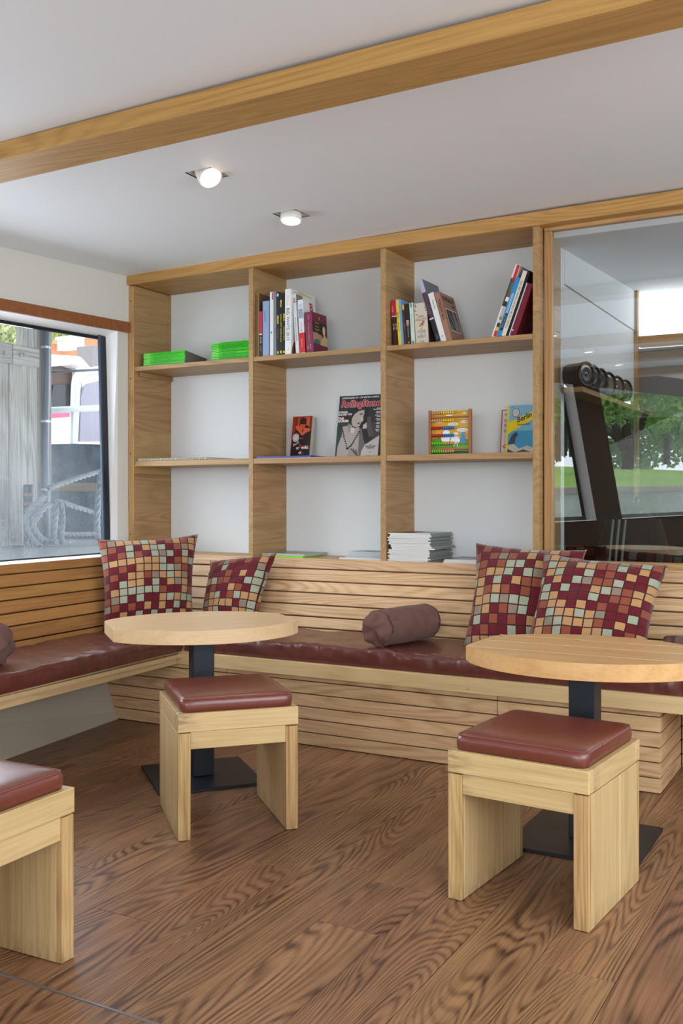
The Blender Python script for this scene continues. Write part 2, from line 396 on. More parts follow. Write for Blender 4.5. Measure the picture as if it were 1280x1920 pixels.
# window_1: head, jamb, sill, frame, pane
def gx_t(y): return -.1+.135*(y+.1)
def gx_b(y): return .0-.07*(y+.15)
win = struct(raw('window_1', [(hx(.0), .0, 2.07), (hx(-3), -3, 2.07), (gx_t(-3), -3, 2.034), (gx_t(-.1), -.1, 2.034)], [(0, 1, 2, 3)], REVEAL), 'wide side window with black frame and white reveal')
raw('jamb', [(hx(-.085), -.085, 2.075), (gx_t(-.1), -.1, 2.04), (gx_b(-.18), -.160, .795), (.0, -.095, .795)], [(0, 1, 2, 3)], REVEAL, win)
raw('jamb', [(hx(-.085), -.085, 2.075), (.0, -.10, .795), (.0, .05, .795), (.0, .05, 2.075)], [(0, 1, 2, 3)], WALL_L, win)
def backtop(y): return .252+.066*(-.685-y)
raw('sill', [(gx_b(.1)-.03, .1, .796), (gx_b(-3)-.03, -3, .796), (backtop(-3)-.002, -3, .796), (backtop(.1)-.002, .1, .796)], [(0, 3, 2, 1)], REVEAL, win)
ny = 9; pv = []
for j in range(ny):
    t = j/(ny-1); yb = -.15-2.75*t; yt = -.10-2.8*t
    pv += [(gx_b(yb), yb, .796), (gx_t(yt), yt, 2.034)]
raw('pane', pv, [(2*j, 2*j+2, 2*j+3, 2*j+1) for j in range(ny-1)], PANE, win)
board('frame', (gx_t(-.12)+.006, -.118, 2.04), (gx_b(-.17)+.006, -.196, .79), (0, -1, 0), .05, .02, BLACKFRAME, win)
board('frame', (gx_t(-.14)+.016, -.150, 2.04), (gx_b(-.19)+.016, -.228, .79), (0, -1, 0), .012, .014, flat((64, 82, 102), .4), win)
board('frame', (gx_t(-.1)+.004, -.1, 2.026), (gx_t(-2.9)+.004, -2.9, 2.026), (0, 0, 1), .018, .02, BLACKFRAME, win)
board('frame', (gx_b(-.15)+.004, -.15, .799), (gx_b(-2.9)+.004, -2.9, .799), (0, 0, 1), .007, .02, BLACKFRAME, win)
struct(raw('wall_left_base', [(.412+.03, -.3, -.01), (.412-.165*(-.63+3.2)*-1, -3.2, -.01), (.60, -3.2, .36), (.31, -.3, .36)], [(0, 1, 2, 3)], PLASTER), 'grey plastered hull side under the left bench')

# the rest of the cabin behind the camera: hull side narrowing towards the end, big windows, end wall
def hull(name, pts, mat, z0, z1, lean0, lean1, parent=None):
    vs, fs = [], []
    for (a, b) in pts: vs += [(a+lean0, b, z0), (a+lean1, b, z1)]
    for i in range(len(pts)-1): fs.append((2*i, 2*i+1, 2*i+3, 2*i+2))
    return raw(name, vs, fs, mat, parent)
HP = [(.30, -3.0), (1.25, -5.5), (1.73, -7.05), (2.45, -9.2)]
def hpt(y):
    for (a, b), (c, d) in zip(HP[:-1], HP[1:]):
        if d <= y <= b: return a+(c-a)*(b-y)/(b-d)
struct(hull('wall_left_far', HP, DARKWOOD, -.01, .80, .12, 0), 'dark boarded hull side below the far windows')
struct(hull('wall_left_top', HP, DARKWOOD, 2.2, 2.6, -.24, -.3))
struct(raw('wall_left_step', [(hx(-3)-.3, -3, -.01), (.5, -3.02, -.01), (.5, -3.02, 2.6), (hx(-3)-.3, -3, 2.6)], [(0, 1, 2, 3)], WALL_L))
def win_section(nm, ya, yb):
    o = struct(hull(nm, [(hpt(ya)-.13, ya), (hpt(yb)-.13, yb)], PANE_CLEAN, .80, 2.2, 0, -.24))
    board('frame', (hpt(ya)-.12, ya, .8), (hpt(ya)-.36, ya, 2.2), (0, 1, 0), .05, .03, BLACKFRAME, o)
    board('frame', (hpt(yb)-.12, yb, .8), (hpt(yb)-.36, yb, 2.2), (0, 1, 0), .05, .03, BLACKFRAME, o)
    board('frame', (hpt(ya)-.12, ya, .82), (hpt(yb)-.12, yb, .82), (0, 0, 1), .04, .03, BLACKFRAME, o)
    raw('sill', [(hpt(ya)-.13, ya, .803), (hpt(yb)-.13, yb, .803), (hpt(yb)+.02, yb, .803), (hpt(ya)+.02, ya, .803)], [(0, 1, 2, 3)], REVEAL, o)
    raw('jamb', [(hpt(yb)-.13, yb, .8), (hpt(yb), yb, .8), (hpt(yb)-.24, yb, 2.2), (hpt(yb)-.37, yb, 2.2)], [(0, 1, 2, 3)], REVEAL, o)
win_section('window_2', -3.05, -5.52); win_section('window_3', -6.0, -9.0)
struct(hull('wall_left_column', [(hpt(-5.52), -5.52), (hpt(-6.0), -6.0)], DARKWOOD, .8, 2.2, 0, -.24))
struct(hull('wall_left_end', [(hpt(-9.0), -9.0), (hpt(-9.2), -9.2)], DARKWOOD, .8, 2.2, 0, -.24))
we = struct(bx('wall_end', 2.2, 6.2, -9.2, -9.1, -.01, .8, WALL, None, 'X', 0)); bx('wall_head', 2.2, 6.2, -9.2, -9.1, 2.1, 2.6, WALL, we, 'X', 0)
bx('post', 5.4, 6.2, -9.2, -9.1, .8, 2.1, WALL, we, 'X', 0)
wr = struct(bx('wall_right', 6.1, 6.2, -9.2, 2.2, -.01, .8, WALL, None, 'X', 0)); bx('wall_head', 6.1, 6.2, -9.2, 2.2, 2.1, 2.6, WALL, wr, 'X', 0)
for yy in (-7.4, -4.6, -1.2): bx('post', 6.1, 6.2, yy-.2, yy+.2, .8, 2.1, WALL, wr, 'X', 0)
bx('post', 6.1, 6.2, .0, 2.2, .8, 2.1, WALL, wr, 'X', 0)

# ================================================================== room behind the glass
struct(bx('floor_back_room', 2.44, 6.2, .36, 2.2, -.06, -.001, BACK_GLOOM, None, 'X', 0))
struct(raw('ceiling_back_room', [(2.4, .1, 2.324), (6.2, .1, 2.324), (6.2, 2.1, 2.43), (2.4, 2.1, 2.43)], [(0, 1, 2, 3)], CEIL), 'white ceiling of the room behind the glass')
struct(bx('trim_6', 2.495, 6.1, .085, .103, 2.318, 2.368, REVEAL, None, 'X', .001), 'white fascia behind the top of the glass')
ws = struct(bx('wall_side', 2.40, 2.456, .40, 2.0, 2.17, 2.46, WALL, None, 'Y', .002), 'white side wall behind the glass')
bx('panel', 2.40, 2.452, .40, 2.0, 1.72, 2.166, WALL, ws, 'Y', .002)
bx('panel', 2.40, 2.452, .40, 2.0, -.01, 1.66, BACK_GLOOM, ws, 'Y', 0)
bx('post', 2.43, 2.475, 1.94, 1.99, 0, 2.44, OAK_SHELF, ws, 'Z')
wf = struct(bx('wall_far', 2.47, 6.2, 2.0, 2.06, -.01, 1.62, BACK_GLOOM, None, 'X', 0), 'far wall behind the glass, coloured near-black for gloom')
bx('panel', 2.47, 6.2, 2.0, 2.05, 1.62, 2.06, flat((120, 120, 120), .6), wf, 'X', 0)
bx('rail', 2.47, 6.2, 1.97, 2.06, 2.07, 2.135, OAK, wf, 'X')
bx('head', 2.47, 6.2, 2.0, 2.06, 2.43, 2.6, WALL, wf, 'X', 0)

# ================================================================== bookshelf
shelf = thing('bookshelf', 'tall built-in oak bookshelf with nine open bays on the back wall', 'bookshelf', (0, 0, 0))
def up(x0, x1, z0, ztop, y1=.34): return x0, x1, 0, y1, z0, ztop
for (a, b) in ((.002, .040), (.839, .866), (1.634, 1.664), (2.421, 2.452)):
    z = zc(a)-.056; zz = [.790, 1.03, 1.25, 1.5, 1.72, 1.97, 2.17, z]
    # every upright is glued up from horizontal staves
    for k in range(len(zz)-1):
        bx('upright_stave', a+.0004*(k % 2), b-.0004*(k % 3), .0002, .34, zz[k]+.0001, zz[k+1]-.0001, OAK_SHELF, shelf, 'Y', .0006)
bx('upright_edge', .001, .041, -.004, .002, .79, 2.335, OAK, shelf, 'Z')
for z in (2.25, 1.80, 1.365, .90):
    o = cyl('screw_hole', (.018, -.0045, z), (.018, -.001, z), .004, .004, flat((60, 44, 28), .8), shelf, 10)
bays = ((.042, .838), (.867, 1.633), (1.665, 2.420))
for (a, b) in bays:
    bx('shelf_board', a, b, .002, .338, 1.843, 1.868, OAK_SHELF, shelf, 'X', .0015)
    bx('shelf_board', a, b, .002, .338, 1.291, 1.321, OAK_SHELF, shelf, 'X', .0015)
    bx('bottom_board', a, b, .03, .338, .772, .789, OAK_SLAT, shelf, 'X', .001)
bx('bracket', .0425, .056, .04, .335, 1.815, 1.842, OAK_SHELF, shelf, 'Y')

# ================================================================== glass partition
gl = thing('glass_partition', 'large oak framed fixed glass pane right of the bookshelf', 'glass panel', (2.455, .05, .79))
def GP(x): return x-2.455
bx('stile', .004, .040, 0, .04, .0, 1.555, OAK, gl, 'Z'); bx('stile', 2.2, 2.24, 0, .04, 0, 1.555, OAK, gl, 'Z')
bx('rail', .004, 2.24, -.001, .041, 1.556, 1.59, OAK, gl, 'X'); bx('rail', .04, 2.2, 0, .04, .0, .03, OAK, gl, 'X')
tilt = Matrix.Translation((0, .022, .8)) @ Matrix.Rotation(R(.45), 4, 'X') @ Matrix.Translation((0, -.022, -.8))
bx('pane', .036, 2.204, .019, .025, .025, 1.56, GLASS, gl, 'X', 0, tilt)

# ================================================================== corner bench
bench = thing('corner_bench', 'L-shaped oak bench with slatted back and slatted plinth', 'bench', (0, 0, 0))
LEAN = -.15/.34; bz = [.790, .737, .676, .619, .561, .504, .450, .395]
bn = V(0, -1, 0) + V(0, 0, -LEAN)*0
def backY(z): return -(.79-z)*.441
for k in range(7):
    zt, zb = bz[k]-.0032, bz[k+1]+.0032
    if k == 0: zt = .7895
    zm = (zt+zb)/2; h = (zt-zb)*1.09
    for (a, b) in ((.26, 3.9),):
        board('back_slat', (a, backY(zm)+.011, zm), (b, backY(zm)+.011, zm), (0, .441, 1), h, .022, OAK_SLAT, bench)
bx('top_ledge', .04, 3.9, -.004, .05, .766, .7885, OAK_SLAT, bench, 'X')
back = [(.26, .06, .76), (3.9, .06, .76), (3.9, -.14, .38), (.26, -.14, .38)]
raw('shade_backing', back, [(0, 1, 2, 3)], flat((12, 11, 11), .95, .05), bench)  # near-black sheet puts the shade of the slat gaps into colour
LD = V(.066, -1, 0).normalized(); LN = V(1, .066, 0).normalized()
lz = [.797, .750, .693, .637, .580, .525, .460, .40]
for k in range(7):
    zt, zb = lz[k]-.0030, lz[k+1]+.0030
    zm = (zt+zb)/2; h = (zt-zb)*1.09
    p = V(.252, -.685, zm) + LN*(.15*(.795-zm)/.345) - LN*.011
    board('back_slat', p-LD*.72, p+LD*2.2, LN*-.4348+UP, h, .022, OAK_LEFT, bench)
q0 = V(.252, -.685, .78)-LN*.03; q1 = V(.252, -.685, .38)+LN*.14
raw('shade_backing', [q0-LD*.6, q0+LD*2.2, q1+LD*2.2, q1-LD*.6], [(0, 1, 2, 3)], flat((12, 11, 11), .95, .05), bench)  # same near-black gap shade behind the left slats
# seats
bx('front_rail', .868, 3.75, -.657, -.629, .310, .373, OAK_PALE, bench, 'X', .002)
p = V(.868, -.640, .3415)-LN*.014
board('front_rail', p, p+LD*2.3, UP, .063, .028, OAK_PALE, bench, .002)
bx('seat_board', .40, 3.75, -.629, -.12, .345, .368, OAK_PALE, bench, 'X')
raw('seat_board', [(.36, -.60, .362), (.90, -.60, .362), (1.01, -2.9, .362), (.50, -2.9, .362), (.36, -.60, .345), (.90, -.60, .345), (1.01, -2.9, .345), (.50, -2.9, .345)],
    [(0, 3, 2, 1), (4, 5, 6, 7), (1, 2, 6, 5), (0, 1, 5, 4)], OAK_PALE, bench)
for q in ((2.11, .335), (2.36, .33), (1.72, .342)):
    cyl('plug', (q[0], -.6578, q[1]), (q[0], -.6560, q[1]), .006, .006, OAK_SLAT, bench, 12)
pz = [.311, .287, .229, .172, .116, .058, .001]
for k in range(6):
    zt, zb = pz[k]-.0024, pz[k+1]+.0024
    for (a, b) in ((.30, 1.1425), (1.1455, 2.4755), (2.4785, 3.116)):
        bx('plinth_slat', a, b, -.632, -.612, zb, zt, OAK_SLAT, bench, 'X', .001)
    bx('plinth_slat', 3.097, 3.117, -.611, -.213, zb, zt, OAK_SLAT, bench, 'Y', .001)
    bx('plinth_slat', 3.12, 3.9, -.21, -.19, zb, zt, OAK_SLAT, bench, 'X', .001)
raw('shade_backing', [(.30, -.61, .34), (3.095, -.61, .34), (3.095, -.61, .0), (.30, -.61, .0), (3.095, -.2, .34), (3.095, -.2, 0), (3.9, -.185, .34), (3.9, -.185, 0)],
    [(0, 1, 2, 3), (1, 4, 5, 2), (4, 6, 7, 5)], flat((12, 11, 11), .95, .05), bench)  # gap shade in colour behind the plinth slats

# ------------------------------------------------------------------ leather bench pads
def pad(name, corners, z0, z1, nx, ny, label, wr=1., seed=0, creases=0.):
    """corners A,B,C,D (front-left, front-right, back-right, back-left)"""
    A, B, C, D = [Vector(c+(0,)) for c in corners]; vs, fs = [], []
    def P(u, v): return (A*(1-u)+B*u)*(1-v)+(D*(1-u)+C*u)*v
    L1 = (B-A).length; L2 = (D-A).length
    rows = []
    # profile across v: front bottom, front bulge, front top edge, top ..., back
    prof = [(0.012, 0.0), (0., .28), (-.002, .62), (.004, .86), (.016, .97), (.03, 1.)]
    prof += [(.03+(1-.06)*k/ny, 1.) for k in range(1, ny)]
    prof += [(.97, 1.), (.99, .9), (1., .5), (.99, 0)]
    for j, (v, hz) in enumerate(prof):
        for i in range(nx+1):
            u = i/nx; p = P(u, v)
            e = min(u, 1-u)*L1; endr = min(1, e/.03); endr = math.sqrt(max(0, 1-(1-endr)**2))*.45+.55
            z = z0+(z1-z0)*hz*(endr if hz > .5 else 1)
            q = V(p.x*6, p.y*6, seed)
            if hz >= .97:
                z += (noise.noise(q)*.006+noise.noise(q*2.3)*.003)*wr
                dfr = v*L2
                if creases:
                    g = V(p.x*1.3+.25*noise.noise(V(p.x*3, p.y*3, 2)), p.y*1.0, 0)
                    z += creases*(1-abs(noise.noise(V(g.x*5+g.y*3, g.y*9-g.x*4, 5)))*2.2)*math.exp(-((p.y+1.05)/.45)**2)
                fold = math.exp(-((dfr-.05)/.06)**2)
                z += fold*wr*.006*noise.noise(V(p.x*26+p.y*22, p.y*4, seed+3))
            elif hz > .1:
                dv = noise.noise(V((p.x-p.y)*17, hz*2.5, seed+7))*.010*wr
                n2 = (B-A).normalized(); nn = V(n2.y, -n2.x, 0)
                dv += noise.noise(V((p.x-p.y)*46+hz*9*noise.noise(V(p.x*5, p.y*5, 1)), hz*2.2, seed+21))*.006*wr
                p = p+nn*dv*.8
                z += noise.noise(V((p.x-p.y)*20, hz*3, seed+9))*.004*wr
            vs.append((p.x, p.y, z))
    for j in range(len(prof)-1):
        for i in range(nx):
            a = j*(nx+1)+i; fs.append((a, a+1, a+nx+2, a+nx+1))
    b = len(prof)-1
    fs.append(tuple(j*(nx+1) for j in range(b, -1, -1))); fs.append(tuple(j*(nx+1)+nx for j in range(b+1)))
    o = raw(name, vs, fs, LEATHER, None, None, True)
    for pl in o.data.polygons:
        if len(pl.vertices) > 4: pl.use_smooth = False
    tag(o, label, 'cushion'); return o
pad('bench_cushion', [(.905, -.640), (3.7, -.640), (3.7, -.165), (.44, -.165)], .374, .452, 340, 16, 'long oxblood leather seat pad on the back run of the bench', 1.2, 2)
pad('bench_cushion', [(1.045, -2.85), (.900, -.648), (.428, -.648), (.565, -2.85)], .374, .446, 260, 40, 'oxblood leather seat pad on the bench under the window', .9, 11, .004)

# ------------------------------------------------------------------ mosaic pillows
def pillow(TL, TR, BL, BR, T, label, nu=12.5, seed=1, ears=(.05, .05, .05, .05), offs=(0, 0)):
    TL, TR, BL, BR = map(Vector, (TL, TR, BL, BR)); N = 34
    ex = ((TR-TL)+(BR-BL)).normalized(); ez = ((TL-BL)+(TR-BR)).normalized(); en = ex.cross(ez).normalized()   # towards the room
    base = (BL+BR)/2; vs, fs, uvs = [], [], []
    for side in (1, -1):
        for j in range(N+1):
            for i in range(N+1):
                a, b = i/N*2-1, j/N*2-1
                # edges curve inwards between the corners
                pu = a*(1-.085*(1-b*b)*abs(a)**3); pv = b*(1-.075*(1-a*a)*abs(b)**3)
                u, v = (pu+1)/2, (pv+1)/2
                p = (BL*(1-u)+BR*u)*(1-v)+(TL*(1-u)+TR*u)*v
                prof = ((1-abs(a)**2.2)*(1-abs(b)**2.2))**.62
                q = V(a*1.7+seed*9, b*1.7, seed)
                d = T*prof*(.9+.22*noise.noise(q)+.10*noise.noise(q*2.7))
                edge = 1-prof
                wob = edge*.010*noise.noise(V(a*6, b*6, seed+side*0))
                crease = -.012*math.exp(-((a+.72+.1*b)/.05)**2)*max(0, .4-abs(b+.1)) * 2
                p = p+en*((side*d if side > 0 else -.35*d)+wob+(crease if side > 0 else 0))
                vs.append(p); uvs.append((u*nu+offs[0], v*nu+offs[1]))
    M1 = (N+1)*(N+1)
    for s in (0, 1):
        for j in range(N):
            for i in range(N):
                k = s*M1+j*(N+1)+i; f = (k, k+1, k+N+2, k+N+1); fs.append(f if s == 0 else f[::-1])
    c = (TL+TR+BL+BR)/4
    o = raw('pillow', [v-base for v in vs], fs, MOSAIC, None, Matrix.Translation(base), True)
    uvl = o.data.uv_layers.new(name='UVMap')
    for l in o.data.loops: uvl.data[l.index].uv = uvs[l.vertex_index]
    bm = bmesh.new(); bm.from_mesh(o.data); bmesh.ops.remove_doubles(bm, verts=bm.verts, dist=.0004); bm.to_mesh(o.data); bm.free()
    for pl in o.data.polygons: pl.use_smooth = True
    tag(o, label, 'pillow', 'mosaic patterned pillows on the bench'); return o
pillow((.30, -.585, .895), (.655, -.205, .915), (.475, -.735, .452), (.70, -.30, .452), .115, 'large mosaic check pillow propped in the bench corner under the window', 12.5, 1, offs=(3, 5))
pillow((.655, -.10, .772), (1.075, -.085, .823), (.715, -.275, .452), (1.05, -.245, .452), .095, 'smaller mosaic check pillow against the slats left of centre', 9.6, 2, offs=(17, 2))
pillow((2.185, -.11, .897), (2.70, -.10, .880), (2.215, -.345, .452), (2.68, -.335, .452), .105, 'mosaic check pillow partly hidden behind another one', 11.3, 3, offs=(29, 7))
pillow((2.555, -.265, .872), (3.075, -.245, .832), (2.52, -.455, .452), (3.02, -.43, .452), .12, 'rightmost mosaic check pillow, in front, behind the right table', 12.3, 4, offs=(41, 12))

# ------------------------------------------------------------------ rolled brown bolsters
def bolster(c0, c1, r, label, seed=0, flatten=1.):
    c0, c1 = Vector(c0), Vector(c1); L = (c1-c0).length; n, seg = 30, 40; vs, fs = [], []
    prof = [(-.012, .03), (-.016, .3), (-.010, .6), (.0, .82), (.012, .94), (.03, 1.)]
    prof = [(t, k) for t, k in prof] + [(L*i/n, 1.) for i in range(2, n-1)] + [(L-t, k) for t, k in prof[::-1]]
    for t, k in prof:
        for j in range(seg):
            a = 2*PI*j/seg; rr = r*k*(1+.05*noise.noise(V(math.cos(a)*1.5, math.sin(a)*1.5, t*9+seed))+.03*noise.noise(V(math.cos(a)*4, math.sin(a)*4, t*16+seed)))
            dz = .032*noise.noise(V(k*math.cos(a)*2.2, k*math.sin(a)*2.2, seed+5)) if k < 1 and t < L/2 else 0
            vs.append((rr*math.cos(a), rr*math.sin(a)*flatten, t+dz))
    for i in range(len(prof)-1):
        for j in range(seg): fs.append((i*seg+j, i*seg+(j+1) % seg, (i+1)*seg+(j+1) % seg, (i+1)*seg+j))
    fs += [tuple(range(seg-1, -1, -1)), tuple(range(len(vs)-seg, len(vs)))]
    z = (c1-c0).normalized(); x = UP.cross(z).normalized(); y = z.cross(x)
    o = raw('bolster', vs, fs, VELVET, None, frame(c0, x, y, z), True); tag(o, label, 'bolster', 'brown velvet bolsters on the bench'); return o
b = bolster((1.890, -.570, .533), (1.985, -.19, .535), .081, 'brown velvet bolster lying in the middle of the bench', 1)
tube('drawstring', spline([V(-.03, -.055, -.012), V(-.09, -.0765, -.03), V(-.17, -.079, -.02), V(-.26, -.079, -.05)], 6), .0025, flat((84, 48, 42), .8), b, 6)
bolster((.815, -1.655, .530), (.50, -1.83, .530), .080, 'brown velvet bolster on the bench at the left picture edge', 5)
bolster((3.09, -.36, .507), (3.50, -.33, .512), .07, 'brown velvet bolster behind the right table', 9, .75)

# ------------------------------------------------------------------ tables
def lens_outline(hl=.362, fl=.125, hw=.312, n=18):
    c = ((hw*hw)-(hl*hl+fl*fl))/(2*(hw-fl)); rr = hw-c; pts = []
    a = math.atan2(fl-c, hl)
    for k in range(n+1):
        t = a+(PI-2*a)*k/n; pts.append((rr*math.cos(t), c+rr*math.sin(t)))
    return pts+[(-x, -y) for x, y in pts]
def table(loc, rz, label, base_rz=0, gluelines=True, mat=None):
    t = thing('pedestal_table', label, 'table', loc, rz, 'low oak pedestal tables'); mat = mat or OAK_PALE
    pts = lens_outline(); z0, z1 = .568, .62
    bm = bmesh.new(); lo = [bm.verts.new((x, y, z0)) for x, y in pts]; hi = [bm.verts.new((x, y, z1)) for x, y in pts]
    bm.faces.new(lo[::-1]); bm.faces.new(hi)
    for i in range(len(pts)): j = (i+1) % len(pts); bm.faces.new((lo[i], lo[j], hi[j], hi[i]))
    bmesh.ops.bevel(bm, geom=[e for e in bm.edges if abs(e.verts[0].co.z-e.verts[1].co.z) < 1e-6], offset=.003, segments=2, affect='EDGES')
    obj('tabletop', bm, mat, t)
    if gluelines:
        for yy in (-.145, .02, .17):
            xx = .35
            bx('glue_joint', -xx, xx, yy-.0009, yy+.0009, .6195, .6204, flat((226, 190, 130), .45), t, 'X', 0)
    bx('column', -.0425, .0425, -.0425, .0425, .012, .56, STEEL, t, 'Z', .003)
    bx('top_plate', -.16, .16, -.16, .16, .556, .568, STEEL, t, 'X', .001)
    bx('base_plate', -.205, .205, -.205, .205, 0, .012, STEEL, t, 'X', .0015)
    return t
table((1.472, -1.262, 0), R(49.4), 'low oak table on a black steel column beside the corner cushions', gluelines=False, mat=wood('oak_table_pale', (230, 198, 156), (204, 166, 120), 10, .3, .35, .36, vary=.02))
table((3.0, -1.25, 0), 0, 'low oak table with pale glue lines at the right picture edge', mat=wood('oak_table_warm', (222, 178, 122), (190, 138, 80), 8, .3, .35, .3, vary=.02))
table((1.99, -4.15, 0), R(10), 'pale table seen only as a reflection in the glass', gluelines=False)

# ------------------------------------------------------------------ stools
def seat_pad(W, D, z0, z1, parent):
    nx, ny = 26, 26; vs, fs = [], []
    ring = [(0., .0), (-.003, .35), (-.002, .72), (.004, .93), (.013, 1.)]
    def sq(s, k, inset, z):
        w, d = W/2-inset, D/2-inset; r = max(.004, .022-inset*.6)
        u = k/64*4; side = int(u) % 4; f = (u % 1)*2-1
        p = [(f*w, -d), (w, f*d), (-f*w, d), (-w, -f*d)][side]
        q = V(p[0], p[1], 0); cx = max(-w+r, min(w-r, q.x)); cy = max(-d+r, min(d-r, q.y)); v = V(q.x-cx, q.y-cy, 0)
        if v.length > r and v.length > 0: v = v.normalized()*r; q = V(cx+v.x, cy+v.y, 0)
        return (q.x, q.y, z)
    for (i, h) in ring:
        for k in range(64):
            x, y, z = sq(None, k, i, z0+(z1-z0)*h*.88); vs.append((x, y, z+.0025*noise.noise(V(x*30, y*30, h*4)) if .2 < h < .9 else z))
    for s in range(1, 12):
        f = s/12; ins = .013+f*min(W, D)*.48
        for k in range(64):
            x, y, z = sq(None, k, ins, 0); dome = 1-(max(abs(x)/(W/2), abs(y)/(D/2)))**4
            vs.append((x, y, z0+(z1-z0)*(.88+.12*dome)))
    nr = len(vs)//64
    for j in range(nr-1):
        for k in range(64): fs.append((j*64+k, j*64+(k+1) % 64, (j+1)*64+(k+1) % 64, (j+1)*64+k))
    fs.append(tuple(range(63, -1, -1))); fs.append(tuple(range((nr-1)*64, nr*64)))
    o = raw('seat_cushion', vs, fs, LEATHER_STOOL, parent, None, True)
    pts = [Vector(sq(None, k, .0015, z0+(z1-z0)*.80)) for k in range(64)]
    tube('seam', pts+[pts[0]], .0012, STITCH, o, 5)
    return o
def stool(loc, rz, label, W=.402, D=.422, split=True):
    t = thing('stool', label, 'stool', loc, rz, 'oak stools with oxblood leather seats')
    z0, z1 = .350, .41; h, d = W/2, D/2; th = .041
    # mitred seat frame
    for (a, b, ya, yb, g) in ((-h, h, -d, -d+.035, 'X'), (-h, h, d-.035, d, 'X')): bx('seat_rail', a, b, ya, yb, z0, z1, OAK_STOOL, t, g, .002)
    for (a, b) in ((-h+.0003, -h+.035), (h-.035, h-.0003)): bx('seat_rail', a, b, -d+.0352, d-.0352, z0, z1, OAK_STOOL, t, 'Y', .001)
    bx('seat_panel', -h+.035, h-.035, -d+.035, d-.035, .385, .406, OAK_STOOL, t, 'X', 0)
    for s in (-1, 1):
        xa, xb = (s*(h-.001), s*(h-.001-th)) if s > 0 else (-h+.001, -h+.001+th)
        x0, x1 = min(xa, xb), max(xa, xb)
        leg = bx('side_panel', x0, x1, -d+.020, d-.020, 0.0015, z0-.004, OAK_STOOL, t, 'Z', .0012)
        o = bx('panel_edge', x0, x1, -d+.002, -d+.0195, 0.0015, z0-.004, OAK_END, t, 'Z', .0015)
        bx('panel_edge', x0, x1, d-.0195, d-.002, 0.0015, z0-.004, OAK_END, t, 'Z', .0015)
        xo = s*(h-.0008)
        bx('glue_joint', xo-.0006, xo+.0006, .035, .0366, .002, z0-.004, flat((232, 214, 170), .5), t, 'Z', 0)
    for (ya, yb) in ((-d+.006, -d+.030), (d-.030, d-.006)):
        bx('apron', -h+th+.001, h-th-.001, ya, yb, .293, z0-.0008, OAK_STOOL, t, 'X', .0012)
    seat_pad(W-.030, D-.030, .4101, .462, t)
    return t
stool((3.013, -1.712, 0), R(-4.8), 'pale oak stool with leather seat in the right foreground')
stool((1.846, -1.618, 0), R(47.2), 'pale oak stool with leather seat in front of the left table')
stool((1.946, -2.872, 0), R(92), 'pale oak stool with leather seat cut by the left picture edge')

# ------------------------------------------------------------------ recessed lamps
LENS = glow('lamp_lens', (255, 232, 200), 9)
def downlight(xa, ya, tilt, label, power=14):
    xc, yc = xa+.064, ya+.064; zt = zc(xc)
    t = thing('recessed_downlight', label, 'ceiling lamp', (xc, yc, zt), 0, 'tilting downlights recessed in the ceiling')
    r = .0645; m = flat((214, 208, 198), .5)
    raw('recess', [(-r, -r, .004), (r, -r, .004), (r, r, .004), (-r, r, .004), (-r, -r, .09), (r, -r, .09), (r, r, .09), (-r, r, .09)],
        [(0, 4, 5, 1), (1, 5, 6, 2), (2, 6, 7, 3), (3, 7, 4, 0), (4, 7, 6, 5)], m, t)
    d = Vector(tilt).normalized(); M = Matrix.Translation((0, 0, .012)) @ d.to_track_quat('Z', 'Y').to_matrix().to_4x4()
    h = lathe('lamp_head', [(.03, -.05), (.046, -.02), (.05, .03), (.05, .044), (.046, .046), (.043, .040)], flat((238, 236, 230), .4), t, M, 28)
    le = lathe('lens', [(.0001, .040), (.02, .0405), (.043, .0395)], LENS, h, None, 28)
    l = bpy.data.lights.new('lamp_beam', 'SPOT'); l.energy = power; l.color = (1, .80, .56); l.spot_size = R(64); l.spot_blend = .7; l.shadow_soft_size = .035
    o = bpy.data.objects.new('lamp_beam', l); COL.objects.link(o)
    p = V(xc, yc, zt+.012)+d*.056; o.location = p; o.rotation_euler = d.to_track_quat('-Z', 'Y').to_euler()
    return t
downlight(LX[0], LY[0][0], (.62, -.25, -.78), 'nearer tilted round downlight glowing in its square recess', 15)
downlight(LX[0], LY[1][0], (.08, -.18, -1), 'farther round downlight glowing in its square recess', 13)
for k in (2, 3, 4): downlight(LX[0], LY[k][0], (.05, 0, -1), ['nearest', 'middle', 'farthest'][k-2]+' of the three round downlights seen reflected in the glass', 12)
t = thing('recessed_downlight', 'unlit round downlight in the ceiling behind the glass', 'ceiling lamp', (3.03, .63, 2.352))
raw('recess', [(-.06, -.06, .0005), (.06, -.06, .0005), (.06, .06, .0065), (-.06, .06, .0065)], [(0, 3, 2, 1)], flat((120, 116, 112), .5), t)
lathe('lamp_head', [(.045, .0), (.047, -.012), (.040, -.014), (.030, -.006), (.001, -.004)], flat((226, 226, 224), .4), t, None, 24)
